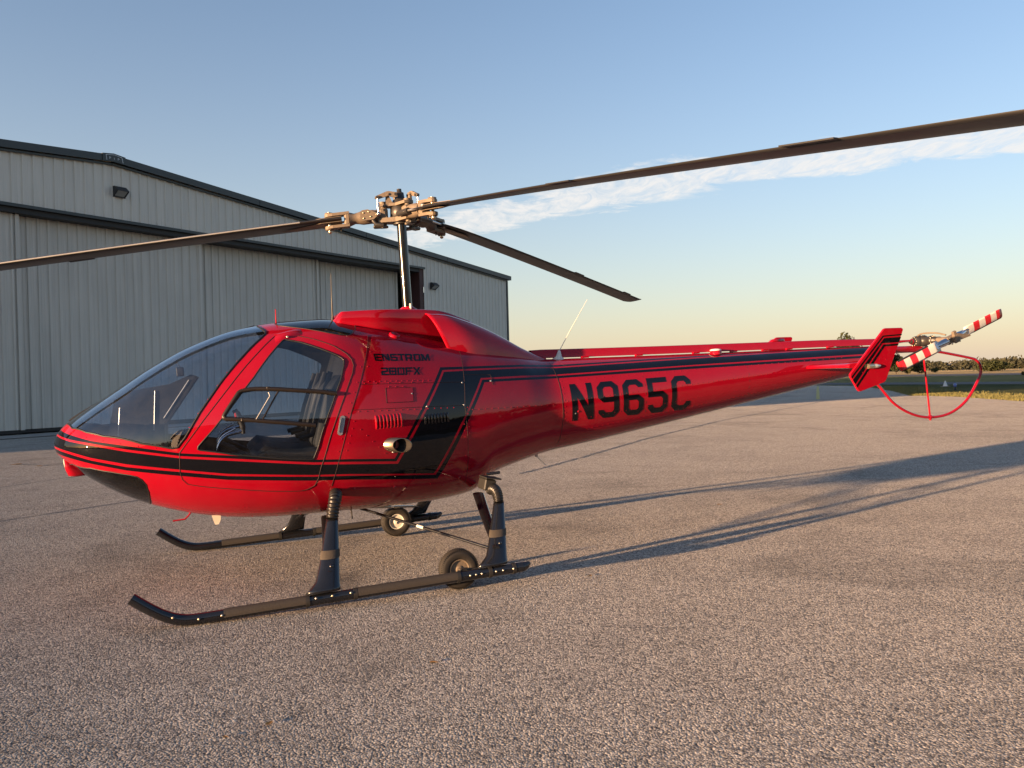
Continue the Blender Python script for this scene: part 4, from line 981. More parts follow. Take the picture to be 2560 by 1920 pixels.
# aerials, beacon and small fittings
m = MB(); m.tube([(-1.02, -.15, 1.825), (-1.016, -.15, 1.935)], [.006, .004], 8); m.build('thermometer_probe', MAT['red'], heli)
m = MB(); m.tube([(-.60, -.08, 1.84), (-.60, -.08, 1.87), (-.597, -.08, 1.99), (-.589, -.08, 2.195)], [.014, .007, .005, .002], 8); m.build('whip_aerial', MAT['hub_dark'], heli)
m = MB(); m.lathe([(0, .055), (.01, .05), (.03, .026), (.075, .012), (.08, .006)], (1.26, -.02, 1.425), (.15, 0, 1), 16); m.build('aerial_base', MAT['white'], heli)
m = MB(); m.tube([(1.272, -.02, 1.50), (1.40, -.02, 1.69), (1.565, -.02, 1.925)], [.0035, .003, .0018], 6); m.build('wire_aerial', MAT['white'], heli)
m = MB(); m.lathe([(0, .052), (.035, .052), (.037, .05)], (2.79, -.06, 1.375), (0, 0, 1), 20); bk = m.build('beacon_base', MAT['red'], heli)
m = MB(); m.lathe([(.037, .052), (.047, .050), (.053, .03), (.055, .001)], (2.79, -.06, 1.375), (0, 0, 1), 20); m.build('beacon_lens', MAT['white'], bk)
m = MB(); m.tube([(-1.70, -.12, .52), (-1.715, -.12, .50), (-1.74, -.12, .478), (-1.82, -.12, .475)], .0055, 8); m.build('drain_tube', MAT['red'], heli)
m = MB(); m.prism([(-1.565, .47), (-1.50, .47), (-1.505, .425), (-1.52, .395), (-1.545, .395), (-1.555, .425)], lambda a_, b_, d: Vector((a_, d, b_)), -.012, .012); fix_normals(m.build('blade_aerial', MAT['white'], heli))
m = MB(); m.tube([(1.0, 0, .66), (1.01, 0, .63)], [.02, .012], 10); m.tube([(1.01, 0, .63), (1.09, 0, .545)], .0025, 6); m.build('belly_aerial', MAT['white'], heli)
m = MB(); m.tube([(-.60, -.30, .43), (-.595, -.30, .36)], .005, 6); m.build('fuel_drain', MAT['hub_dark'], heli)
m = MB()   # landing light fairing under the nose
rings = []
for k, (x, w_, z0, z1) in enumerate([(-2.47, .10, 1.0, .965), (-2.465, .115, .99, .90), (-2.45, .12, .97, .862), (-2.40, .12, .95, .853), (-2.34, .11, .93, .855), (-2.26, .08, .86, .845)]):
    rings.append([Vector((x, -w_, z0)), Vector((x, -w_, z1 + .02)), Vector((x, -w_ + .02, z1)), Vector((x, w_ - .02, z1)), Vector((x, w_, z1 + .02)), Vector((x, w_, z0))])
m.loft(rings, True, True); fix_normals(m.build('landing_light_fairing', MAT['red'], heli))
m = MB(); m.lathe([(0, .07), (.01, .066), (.014, .001)], (-2.462, 0, .915), (-1, 0, -.25), 18); m.build('landing_light', MAT['lens'], heli)

# ------------------------------------------------------------------ cabin interior
m = MB(); rings = []
for x in np.linspace(-2.25, -.62, 22):
    zf = .70 if x > -2.0 else .70 + (-2.0 - x) * .55; w_ = max(.05, float(abs(S(np.array([x]), np.array([s_of_z(x, zf)]))[0][1])) - .02); rings.append([Vector((x, -w_, zf)), Vector((x, 0, zf)), Vector((x, w_, zf))])
m.loft(rings, False, False); m.build('cabin_floor', MAT['carpet'], heli)
m = MB(); rings = []
for k in range(15):
    t = k / 14; z = .70 + 1.08 * t; x = -.80 + .30 * t; w_ = float(abs(S(np.array([x]), np.array([s_of_z(x, z)]))[0][1])) - .02
    rings.append([Vector((x, y, z)) for y in np.linspace(-w_, w_, 12)])
m.loft(rings, False, False); m.build('rear_bulkhead', MAT['interior'], heli)
def cushion(name, x0, x1, y0, y1, zfun, thick, nch, axis):
    m = MB(); rings = []; n = 8 * nch
    for i in range(13):
        u = i / 12; row = []
        for j in range(n + 1):
            v = j / n; puff = abs(math.sin(math.pi * v * nch)) ** .5; ed = min(1, 6 * u * (1 - u) + .25) * 1.0
            row.append(zfun(u, y0 + (y1 - y0) * v, thick * (.55 + .45 * puff) * ed))
        rings.append(row)
    m.loft(rings, False, False)
    low = [[zfun(i / 12, y0 + (y1 - y0) * j, 0) for j in (0, 1)] for i in range(13)]
    m.loft([[r_[0] for r_ in low], [r_[0] for r_ in rings]], False, False); m.loft([[r_[1] for r_ in low], [r_[-1] for r_ in rings]], False, False)
    return m
seat = empty('bench_seat', (0, 0, 0), heli)
def seatf(u, y, th): return Vector((-1.27 + .50 * u, y, .955 - .09 * math.sin(u * 2.2) * .8 + th * .55 - .06 * max(0, 1 - u * 6)))
def backf(u, y, th): return Vector((-.80 + .16 * u - th * .9, y, .86 + .56 * u + .1 * th))
for y0, y1 in ((-.66, -.02), (.02, .66)):
    cushion('s', 0, 0, y0, y1, seatf, .10, 8, 0).build('seat_cushion', MAT['leather'], seat)
    cushion('b', 0, 0, y0 + .03, y1 - .03, backf, .10, 8, 0).build('seat_back', MAT['leather'], seat)
m = MB(); m.box((-1.02, 0, .80), (.46, 1.30, .20), None, 0, .03); m.build('seat_base', MAT['interior'], seat)
for y in (-.5, -.2, .2, .5):
    m = MB(); m.tube([(-.70, y, 1.45), (-.80, y - .02, 1.2), (-.86, y - .03, 1.02), (-.95, y - .02, 1.0)], .018, 8, ell=[(1, .25)] * 4); m.build('shoulder_belt', MAT['interior'], seat)
pod = empty('instrument_pod', (0, 0, 0), heli)
m = MB(); m.prism([(-2.22, 1.02), (-2.14, 1.36), (-2.02, 1.415), (-1.78, 1.44), (-1.63, 1.50), (-1.60, 1.49), (-1.83, 1.17), (-1.86, .72), (-2.05, .74)], lambda a_, b_, d: Vector((a_, d, b_)), -.02, .46); fix_normals(m.build('pod_shell', MAT['panel'], pod))
m = MB(); m.prism([(-1.60, 1.49), (-1.585, 1.48), (-1.815, 1.165), (-1.83, 1.17)], lambda a_, b_, d: Vector((a_, d, b_)), -.03, .47); fix_normals(m.build('pod_bezel', MAT['interior'], pod))
m = MB(); m.tube([(-1.645, -.025, 1.46), (-1.83, -.025, 1.20)], .006, 8); m.tube([(-1.875, -.025, 1.40), (-1.90, -.025, 1.12)], .004, 8); m.build('pod_edge_trim', MAT['alu'], pod)
for k, (y, z) in enumerate([(.08, 1.40), (.20, 1.40), (.32, 1.40), (.14, 1.29), (.28, 1.29)]):
    m = MB(); xx = -1.60 - (1.49 - z) * .72 + .008; m.lathe([(0, .045), (.012, .045), (.013, .038), (.006, .036), (.006, .001)], (xx, y, z), (.81, 0, -.58), 18); m.build('gauge', MAT['hub_dark'], pod)
m = MB(); m.box((-1.70, -.02, 1.525), (.05, .04, .068), None, 0, .006); m.tube([(-1.70, -.02, 1.56), (-1.72, -.01, 1.60)], .003, 6); m.build('standby_compass', MAT['interior'], heli)
m = MB(); m.tube([(-2.12, -.15, 1.10), (-2.095, -.15, 1.30)], .006, 8); m.build('pitot_line', MAT['alu'], heli)
for y in (-.36, .36):
    cyc = empty('cyclic_stick', (0, 0, 0), heli)
    m = MB(); m.tube(catmull([(-1.49, y, .70), (-1.495, y, .90), (-1.475, y, 1.0), (-1.42, y, 1.055), (-1.33, y, 1.075), (-1.31, y, 1.085)], 6), .011, 10); m.build('stick_tube', MAT['steel'], cyc)
    m = MB(); m.tube(catmull([(-1.31, y, 1.06), (-1.312, y, 1.11), (-1.325, y, 1.16), (-1.345, y, 1.21)], 5), [.014] * 4 + [.019] * 6 + [.022] * 6, 10); m.build('grip', MAT['interior'], cyc)
    m = MB(); m.box((-1.352, y - .012, 1.195), (.014, .014, .03), None, 0, .003); m.build('trigger', MAT['red_lens'], cyc)
    m = MB(); m.tube(catmull([(-1.50, y + .06, .72), (-1.495, y + .06, .93), (-1.46, y + .05, 1.04), (-1.36, y + .03, 1.10)], 6), .008, 8); m.build('trim_tube', MAT['steel'], cyc)
    m = MB(); m.tube([(-1.15, y + .30, .80), (-1.45, y + .30, .98)], .013, 8); m.tube([(-1.38, y + .30, .94), (-1.47, y + .30, .99)], .02, 8); m.build('collective_lever', MAT['interior'], heli)
    for dy in (-.09, .09):
        m = MB(); m.tube([(-2.0, y * .8 + dy, .75), (-2.07, y * .8 + dy, .93)], .008, 8); m.box((-2.075, y * .8 + dy, .95), (.02, .09, .10), None, 0, .006); m.build('pedal', MAT['interior'], heli)

# ------------------------------------------------------------------ landing gear
def smooth_tube(m, pts, r, n=6, **k): P = catmull(pts, n); m.tube(P, r, **k); return P
for sd in (-1, 1):
    Y = sd * 1.152
    sk = empty('skid', (0, 0, 0), heli)
    m = MB(); P = [Vector((-2.015, Y, .212)), Vector((-1.93, Y, .142)), Vector((-1.845, Y, .083)), Vector((-1.76, Y, .046)), Vector((-1.66, Y, .034)), Vector((-1.4, Y, .034)), Vector((-.6, Y, .034)), Vector((.1, Y, .034)), Vector((.40, Y, .034))]
    Q = catmull(P, 6); m.tube(Q, .034, 16)
    m.tube([(.40, Y, .034), (.43, Y, .042), (.455, Y, .055)], [.034, .026, .012], 16, ell=[(1, 1), (1, 1), (1, 1)]); m.build('skid_tube', MAT['gear_black'], sk)
    for x0, x1 in ((-1.52, -1.02), (-.72, -.06)):
        m = MB(); rings = []
        for x in np.linspace(x0, x1, 8): rings.append([Vector((x, Y + .0365 * math.cos(t), .034 + .0365 * math.sin(t))) for t in np.linspace(-.25, math.pi + .25, 12)])
        m.loft(rings, False, False); m.build('grip_strip', MAT['grip'], sk)
    for x in (-1.03, -.735, -.055, .165, .335):
        m = MB(); m.lathe([(-.012, .0375), (.012, .0375)], (x, Y, .034), (1, 0, 0), 16); m.build('clamp', MAT['rubber'], sk)
    for x in (-1.80, -1.66, -1.53, -.98, -.88, -.765, .02, .06, .10, .20, .25, .325):
        m = MB(); z = .034 + (.038 if x < -1.75 else 0.006); m.dome((x, Y + sd * .033, z + (.012 if -1 < x < -.7 else 0)), (0, sd, .25), .0085, .009, 8); m.build('bolt', MAT['brass'], sk)
    for nm, tp, md, bt, bx in (('front', Vector((-.806, sd * .845, .475)), None, Vector((-.888, sd * 1.145, .075)), (-.752, .60)), ('rear', Vector((.372, sd * .825, .435)), None, Vector((.232, sd * 1.145, .075)), (.365, .52))):
        st = empty('strut', (0, 0, 0), heli)
        # leg: flattened fairing that flares into a shoe
        m = MB(); rings = []
        for k in range(21):
            t = k / 20; c0 = tp.lerp(bt, t)
            ch = float(np.interp(t, [0, .35, .62, .85, .94, 1], [.039, .053, .063, .075, .092, .110])); th = float(np.interp(t, [0, .5, 1], [.030, .033, .036]))
            sh = float(np.interp(t, [0, .35, .62, .85, .94, 1], [0, -.004, -.008, -.015, -.028, -.042]))
            rings.append([c0 + Vector((sh + ch * math.cos(q), sd * th * math.sin(q), 0)) for q in np.linspace(0, 2 * math.pi, 25)[:-1]])
        m.loft(rings, True, True); leg = fix_normals(m.build('leg_fairing', MAT['gear_black'], st))
        m = MB(); rings = []
        for t in (.44, .46, .54, .56):
            c0 = tp.lerp(bt, t); sh = float(np.interp(t, [0, .35, .62], [0, -.004, -.008])); ch = float(np.interp(t, [0, .35, .62], [.039, .053, .063])) + (.0035 if .45 < t < .55 else .0015); th = .033 + (.0035 if .45 < t < .55 else .0015)
            rings.append([c0 + Vector((sh + ch * math.cos(q), sd * th * math.sin(q), 0)) for q in np.linspace(0, 2 * math.pi, 25)[:-1]])
        m.loft(rings, True, False); m.build('tape_band', MAT['tape'], st)
        m = MB(); q = tp.lerp(bt, .66); m.dome(q + Vector((.0, sd * .032, 0)), (0, sd, .1), .014, .012, 10); m.build('jack_pad', MAT['gear_black'], st)
        # bellows boot
        if nm == 'front': B = [Vector((-.75, sd * .66, .605)), Vector((-.758, sd * .74, .615)), Vector((-.772, sd * .80, .592)), Vector((-.792, sd * .83, .535)), tp + Vector((0, 0, .0))]
        else: B = [Vector((.37, sd * .66, .505)), Vector((.372, sd * .72, .520)), Vector((.374, sd * .775, .510)), Vector((.374, sd * .81, .475)), tp.copy()]
        Bp = catmull(B, 14); rad = [(.040 if nm == 'front' else .036) + .0042 * math.sin(i * 1.35) for i in range(len(Bp))]
        m = MB(); m.tube(Bp, rad, 18); m.build('bellows_boot', MAT['boot'], st)
        # inner drag brace
        m = MB(); a0 = Vector((-.775 if nm == 'front' else .385, sd * .30, .40 if nm == 'front' else .43)); a1 = bt + Vector((.01, -sd * .05, .10))
        m.tube([a0, a0.lerp(a1, .5), a1], .045, 14, ell=[(.28, 1), (.28, .9), (.28, .55)], refv=(0, sd * .4, .9)); m.build('drag_brace', MAT['gear_black'], st)
        if nm == 'rear':
            m = MB(); m.box((.355, sd * .63, .545), (.085, .16, .085), Matrix.Rotation(.25, 3, 'Y'), 0, .008); m.box((.375, sd * .66, .595), (.12, .17, .010), Matrix.Rotation(.2, 3, 'Y'), 0, .003); m.build('crosstube_bracket', MAT['rubber'], st)
            m = MB(); m.tube([(.40, sd * .50, .60), (.50, sd * .52, .605)], .012, 10); m.build('step_peg', MAT['gear_black'], st)
    m = MB(); m.tube([(-.49, sd * .03, .385), (.215, sd * 1.02, .165)], .011, 10); rod = m.build('brace_rod', MAT['gear_black'], heli)
    m = MB(); a0, a1 = Vector((-.49, sd * .03, .385)), Vector((.215, sd * 1.02, .165)); m.tube([a0.lerp(a1, .47), a0.lerp(a1, .52)], .0114, 10); m.build('rod_label', MAT['white'], rod)
    # ground handling wheel
    wh = empty('ground_wheel', (-.013, sd * 1.022, .056), heli)
    m = MB(); prof = [(-.036, .070), (-.040, .085), (-.043, .105), (-.038, .124), (-.026, .133), (-.010, .1355), (.010, .1355), (.026, .133), (.038, .124), (.043, .105), (.040, .085), (.036, .070), (-.036, .070)]
    m.lathe(prof, (0, 0, 0), (0, 1, 0), 48, 0, False)
    ty = fix_normals(m.build('tyre', MAT['tyre'], wh))
    m = MB()
    for k in range(64):
        t = 2 * math.pi * k / 64; rad_ = Vector((math.cos(t), 0, math.sin(t)))
        for e in (-1, 1): m.box(rad_ * .1275 + Vector((0, e * .033, 0)), (.0045, .014, .013), Matrix.Rotation(-t + math.pi / 2, 3, 'Y') if False else Matrix(((rad_.z, 0, rad_.x), (0, 1, 0), (-rad_.x, 0, rad_.z))), 0)
    tr_ = m.build('tread_lugs', MAT['tyre'], ty); tr_['kind'] = 'stuff'
    for e in (-1, 1):
        m = MB(); m.lathe([(.026 * e, .070), (.034 * e, .072), (.036 * e, .064), (.024 * e, .058), (.020 * e, .030), (.028 * e, .026), (.030 * e, .012), (.030 * e, .001)], (0, 0, 0), (0, 1, 0), 28); fix_normals(m.build('rim', MAT['white'] if sd > 0 else MAT['hub'], wh))
    m = MB(); m.tube([(0, -.09, 0), (0, .09, 0)], .012, 12); m.build('axle', MAT['steel'], wh)
    m = MB(); m.box((.035, sd * .105, -.012), (.15, .012, .055), Matrix.Rotation(.0, 3, 'Y'), 0, .004); m.lathe([(-.006, .024), (.010, .024), (.012, .020)], (0, sd * .105, 0), (0, sd, 0), 16)
    m.tube([(math.cos(t) * .026, sd * .118, math.sin(t) * .026) for t in np.linspace(0, 6.28, 20)], .003, 6); m.tube([(-.02, sd * .118, -.02), (-.035, sd * .118, -.065)], .004, 6)
    m.build('wheel_bracket', MAT['hub_dark'], wh)

# ------------------------------------------------------------------ mast and main rotor
ZH = 2.675; RT = 4.877
m = MB(); m.tube([(0, 0, 1.80), (0, 0, 2.60)], .0375, 24); m.build('mast', MAT['mast'], heli)
m = MB(); m.lathe([(0, .07), (.02, .07), (.04, .042)], (0, 0, 1.885), (0, 0, 1), 24); m.build('mast_collar', MAT['red'], heli)
m = MB(); m.tube([(.012, -.06, 1.88), (.012, -.06, 1.945)], .009, 8); m.build('pitot_head', MAT['white'], heli)
hub = empty('rotor_head', (0, 0, ZH), heli)
BL = [(.7053, .52), (2.95, .47), (-1.361, .64)]        # azimuth, droop at the tip
def tri_plate(z0, z1, r_out, r_in, name, mat):
    m = MB(); pts = []
    for az_, _ in sorted(BL):
        for d in np.linspace(-.42, .42, 7): pts.append((r_out * math.cos(az_ + d * .55), r_out * math.sin(az_ + d * .55)))
        pts.append((r_in * math.cos(az_ + 1.0), r_in * math.sin(az_ + 1.0)))
    m.prism(pts, lambda a_, b_, d: Vector((a_, b_, d)), z0, z1); return fix_normals(m.build(name, mat, hub))
tri_plate(-.085, -.050, .185, .085, 'lower_hub_plate', MAT['hub']); tri_plate(.040, .062, .165, .075, 'upper_hub_plate', MAT['hub'])
m = MB(); m.lathe([(-.10, .066), (-.06, .070), (-.05, .085), (.03, .080), (.05, .062), (.09, .058), (.10, .040), (.15, .034), (.155, .02), (.18, .018)], (0, 0, 0), (0, 0, 1), 24); m.build('hub_core', MAT['hub_dark'], hub)
for bi, (az_, dr) in enumerate(BL):
    er = Vector((math.cos(az_), math.sin(az_), 0)); et = Vector((-math.sin(az_), math.cos(az_), 0)); ez = Vector((0, 0, 1))
    def B_(r_, q, z): return er * r_ + et * q + ez * (z - dr * (max(r_, 0) / RT) ** 1.1)
    rot = Matrix((er, et, ez)).transposed()
    arm = empty('blade_grip', (0, 0, 0), hub)
    m = MB(); m.box(B_(.135, 0, -.012), (.07, .085, .10), rot, 0, .012); m.tube([B_(.135, 0, -.10), B_(.135, 0, .085)], .022, 14); m.tube([B_(.135, 0, -.112), B_(.135, 0, -.098)], .032, 14); m.tube([B_(.135, 0, .07), B_(.135, 0, .09)], .028, 14)
    m.build('hinge_block', MAT['hub'], arm)
    m = MB(); m.lathe([(.15, .030), (.17, .044), (.185, .050), (.20, .050), (.215, .054), (.30, .054), (.33, .046), (.36, .041), (.385, .050), (.40, .055)], B_(0, 0, -.012) , (B_(.4, 0, 0) - B_(.15, 0, 0)), 22); m.build('pitch_sleeve', MAT['hub'], arm)
    m = MB(); m.box(B_(.415, 0, -.014), (.05, .088, .112), rot, 0, .014)
    for sg in (1, -1):
        pl = [(.40, -.044), (.53, -.044), (.565, -.036), (.585, -.018), (.59, 0), (.585, .018), (.565, .036), (.53, .044), (.40, .044)]
        z0, z1 = ((.022, .044) if sg > 0 else (-.072, -.050)); m.prism(pl, lambda a_, b_, d: B_(a_, b_, d), z0, z1)
        m.tube([B_(.555, 0, z0 - (.0 if sg > 0 else .010)), B_(.555, 0, z1 + (.010 if sg > 0 else 0))], .032, 16)
    fix_normals(m.build('fork', MAT['hub'], arm))
    m = MB(); m.tube([B_(.555, 0, -.096), B_(.555, 0, .060)], .013, 10); m.dome(B_(.555, 0, -.094), (0, 0, -1), .017, .014, 8); m.build('blade_bolt', MAT['brass'], arm)
    m = MB(); m.lathe([(0, .012), (.02, .004), (.028, .001)], B_(.47, .0, -.072), (0, 0, -1), 8); m.build('grease_stop', MAT['hub_dark'], arm)
    # pitch horn on the leading side
    m = MB(); pl = [(.165, -.010), (.215, -.048), (.30, -.050), (.315, -.035), (.315, .020), (.30, .032), (.255, .034)]
    m.prism(pl, lambda a_, b_, d: B_(a_, .058 + d, b_), 0, .016); fix_normals(m.build('pitch_horn', MAT['hub'], arm))
    m = MB()
    for r_, z in ((.235, -.025), (.29, -.032), (.29, .010), (.25, .015), (.19, -.012)): m.dome(B_(r_, .074, z), et, .008, .007, 8)
    m.build('horn_bolts', MAT['brass'], arm)
    m = MB(); m.tube([B_(.172, .075, -.010), B_(.172, .075, .11)], .0075, 10); m.dome(B_(.172, .088, -.012), et, .017, .012, 10); m.lathe([(0, .012), (.03, .014), (.05, .012)], B_(.172, .075, .02), (0, 0, 1), 10); m.build('pitch_link', MAT['steel'], arm)
    # walking beam on top
    m = MB(); pl = [(.015, .112), (.02, .142), (.085, .158), (.105, .156), (.19, .128), (.195, .112), (.175, .104), (.09, .122), (.04, .104)]
    m.prism(pl, lambda a_, b_, d: B_(a_, .055 + d, b_), 0, .016); fix_normals(m.build('walking_beam', MAT['hub'], arm))
    m = MB(); m.prism([(.05, .05), (.12, .05), (.11, .125), (.085, .125)], lambda a_, b_, d: B_(a_, .035 + d, b_), 0, .018); m.tube([B_(.095, .03, .135), B_(.095, .082, .135)], .010, 10); fix_normals(m.build('beam_post', MAT['hub'], arm))
    m = MB(); m.tube([B_(.172, .05, .118), B_(.172, .085, .118)], .012, 10); m.tube([B_(.03, .05, .128), B_(.03, .08, .128)], .012, 10); m.build('beam_bearings', MAT['hub_dark'], arm)
    # lag damper on the trailing side
    m = MB(); m.tube([B_(.12, -.075, -.03), B_(.30, -.075, -.02)], .022, 14); m.build('damper_body', MAT['hub_dark'], arm)
    m = MB(); m.tube([B_(.30, -.075, -.02), B_(.50, -.062, -.014)], .009, 10); m.box(B_(.505, -.055, -.014), (.03, .03, .05), rot, 0, .005); m.build('damper_rod', MAT['alu'], arm)
    m = MB(); m.tube([B_(.14, .06, -.10), B_(.20, .06, -.085), B_(.22, .05, -.05)], .016, 10); m.box(B_(.17, .0, -.098), (.10, .06, .025), rot, 0, .008); m.build('droop_stop', MAT['hub_dark'], arm)
    # blade: drooping aerofoil beam
    sec = [(-.160, .0), (-.10, .010), (-.03, .0165), (.03, .0165), (.06, .012), (.074, .005), (.077, 0), (.074, -.005), (.06, -.012), (.03, -.0145), (-.03, -.0125), (-.10, -.006)]
    def zb(r_): return -.012
    bl = MB(); rings = []
    rs_ = np.concatenate([np.linspace(.46, .9, 8), np.linspace(1.0, RT - .08, 34), [RT - .04, RT]])
    for r_ in rs_:
        k = 1.0 if r_ < RT - .06 else (.97 if r_ < RT - .02 else .80)
        tw = R_(7.5 - 1.6 * r_); kc = float(np.interp(r_, [.46, .60, .80], [.80, .95, 1.0])); sw = 0 if r_ < RT - .06 else -.03 * (r_ - RT + .08) / .08
        rings.append([B_(r_, 0, zb(r_)) + et * ((q * kc * k + sw) * math.cos(tw) - z * math.sin(tw)) + ez * (q * kc * k * math.sin(tw) + z * math.cos(tw)) for q, z in sec])
    bl.loft(rings, True, True)
    bo = bl.build('main_rotor_blade', [MAT['blade'], MAT['blade_le']], heli); bo.location = (0, 0, ZH)
    # abrasion strip along the nose of the aerofoil
    ms = MB(); idx = [5, 6, 7]; ms_r = []
    for rg, r_ in zip(rings, rs_):
        if r_ < .75: continue
        c0 = B_(r_, 0, zb(r_)); ms_r.append([rg[i] + (rg[i] - c0).normalized() * .0012 for i in idx])
    ms.loft(ms_r, False, False); ms.build('leading_edge_strip', MAT['blade_le'], bo)
    m = MB()
    for sg in (1, -1):
        pl = [(.46, -.06), (.46, .045), (.62, .045), (.92, -.05), (.80, -.085), (.60, -.085)]
        m.prism(pl, lambda a_, b_, d: B_(a_, b_, zb(a_) + d + math.sin(R_(6.8)) * b_), sg * .0165, sg * .020)
    fix_normals(m.build('root_doubler', MAT['hub'], bo))
    for r0, r1 in ([(2.85, 3.06), (4.24, 4.45)], [(2.34, 2.52), (3.85, 4.05)], [(2.25, 2.46), (3.8, 4.04)])[bi]:
        m = MB(); tw = R_(7.5 - 1.6 * r0)
        pl = [(r0, -.140), (r1, -.140), (r1, -.180), (r0, -.180)]
        m.prism(pl, lambda a_, b_, d: B_(a_, 0, zb(a_)) + et * (b_ * math.cos(tw)) + ez * (b_ * math.sin(tw) + d), -.003, .003); fix_normals(m.build('trim_tab', MAT['rubber'], bo))

# ------------------------------------------------------------------ tail
m = MB(); rings = []       # drive shaft cover: inverted channel standing on clips above the boom
for x in np.linspace(1.02, 4.74, 42):
    zb_ = float(ZT(x)) + .010; h_ = float(np.interp(x, [1.02, 1.12, 4.0, 4.74], [.055, .072, .068, .060])); w0, w1 = .045, .028; cy_ = .02
    rings.append([Vector((x, cy_ - w0, zb_)), Vector((x, cy_ - w1 - .006, zb_ + h_ - .008)), Vector((x, cy_ - w1 + .004, zb_ + h_)), Vector((x, cy_ + w1 - .004, zb_ + h_)), Vector((x, cy_ + w1 + .006, zb_ + h_ - .008)), Vector((x, cy_ + w0, zb_))])
m.loft(rings, False, False); cov = fix_normals(m.build('drive_shaft_cover', MAT['red'], heli))
for x in (1.5, 2.02, 2.6, 3.0, 3.35, 3.62, 4.1):
    m = MB(); m.box((x, -.03, float(ZT(x)) + .008), (.07, .03, .016), None, 0, .003); m.build('cover_clip', MAT['red'], cov)
m = MB(); rings = []
for x, h_ in ((3.44, .0), (3.47, .022), (3.50, .028), (3.60, .028), (3.605, 0)):
    z0 = float(ZT(x)) + .08; rings.append([Vector((x, .0, z0 - .01)), Vector((x, .004, z0 + h_)), Vector((x, .036, z0 + h_)), Vector((x, .04, z0 - .01))])
m.loft(rings, True, True); fix_normals(m.build('cover_fairing', MAT['red'], cov))
m = MB(); m.tube([(4.70, 0, 1.285), (4.82, 0, 1.30), (5.26, 0, 1.287)], [.07, .036, .034], 18); m.build('tail_tube', MAT['red'], heli)
m = MB(); rings = []
for k, (x, sc_) in enumerate(((4.74, .84), (4.78, .65), (4.81, .3))):
    rings.append([Vector((x, sc_ * .14 * math.cos(t), 1.233 + .02 * k + sc_ * .135 * math.sin(t))) for t in np.linspace(0, 6.283, 25)[:-1]])
m.loft(rings, True, True); m.build('boom_end_cap', MAT['red'], heli)
m = MB(); m.tube([(4.40, .01, 1.385), (5.18, .0, 1.374)], .013, 12); m.build('drive_shaft', MAT['red'], heli)
m = MB(); m.tube([(4.55, -.02, 1.33), (5.1, -.02, 1.37)], .002, 6); m.build('control_cable', MAT['alu'], heli)
gb = empty('tail_gearbox', (5.28, 0, 1.365), heli)
m = MB(); m.lathe([(-.15, .014), (-.13, .026), (-.11, .026), (-.105, .034), (-.095, .034), (-.09, .048), (-.05, .056), (.0, .060), (.05, .054), (.065, .035), (.07, .02)], (0, 0, 0), (1, 0, 0), 20); m.lathe([(0, .060), (.05, .056), (.06, .044), (.12, .042), (.13, .050), (.15, .050), (.155, .036), (.23, .034)], (0, 0, 0), (0, -1, 0), 20)
m.build('gearbox_case', MAT['hub_dark'], gb)
m = MB(); m.lathe([(-.13, .028), (-.118, .028)], (0, 0, 0), (1, 0, 0), 14); m.build('coupling', MAT['red'], gb)
m = MB()
for k in range(10):
    t = k * .628; m.dome((.0, -.135 - .015, 0) if False else Vector((math.cos(t) * .045, -.152, math.sin(t) * .045)), (0, -1, 0), .006, .006, 6); m.dome(Vector((-.098, math.cos(t) * .04, math.sin(t) * .04)), (-1, 0, 0), .006, .006, 6); m.dome(Vector((math.cos(t) * .058, -.03, math.sin(t) * .058)), Vector((math.cos(t), 0, math.sin(t))), .007, .006, 6)
m.tube([(0, 0, -.05), (0, 0, -.09)], .022, 10); m.build('gearbox_fittings', MAT['brass'], gb)
m = MB(); m.tube(catmull([(-.06, -.01, .05), (-.02, -.04, .075), (.05, -.14, .072), (.07, -.24, .045)], 6), .008, 8); m.build('pitch_control_arm', MAT['hub'], gb)
trr = empty('tail_rotor', (5.255, -.385, 1.366), heli)
A_ = math.atan2(.225, .69); ur = Vector((math.cos(A_), 0, math.sin(A_))); uc = Vector((-math.sin(A_), 0, math.cos(A_))); un = Vector((0, -1, 0)); rot = Matrix((ur, un, uc)).transposed()
m = MB(); m.tube([un * -.16, un * .045], .026, 14); m.box((0, 0, 0), (.15, .06, .075), rot, 0, .012); m.build('tail_hub', MAT['hub'], trr)
m = MB(); m.box(un * .05 + uc * .02, (.05, .03, .12), rot, 0, .008); m.prism([(-.02, -.02), (.17, -.035), (.17, -.02), (.03, .045), (-.02, .03)], lambda a_, b_, d: ur * a_ + uc * b_ + un * d, .055, .070); fix_normals(m.build('pitch_change_plate', MAT['hub'], trr))
for p in ((.06, .03), (-.06, .03), (.0, .05), (.05, -.04), (-.05, -.03)):
    m = MB(); m.dome(ur * p[0] + uc * p[1] + un * .04, un, .011, .012, 8); m.build('hub_bolt', MAT['brass'], trr)
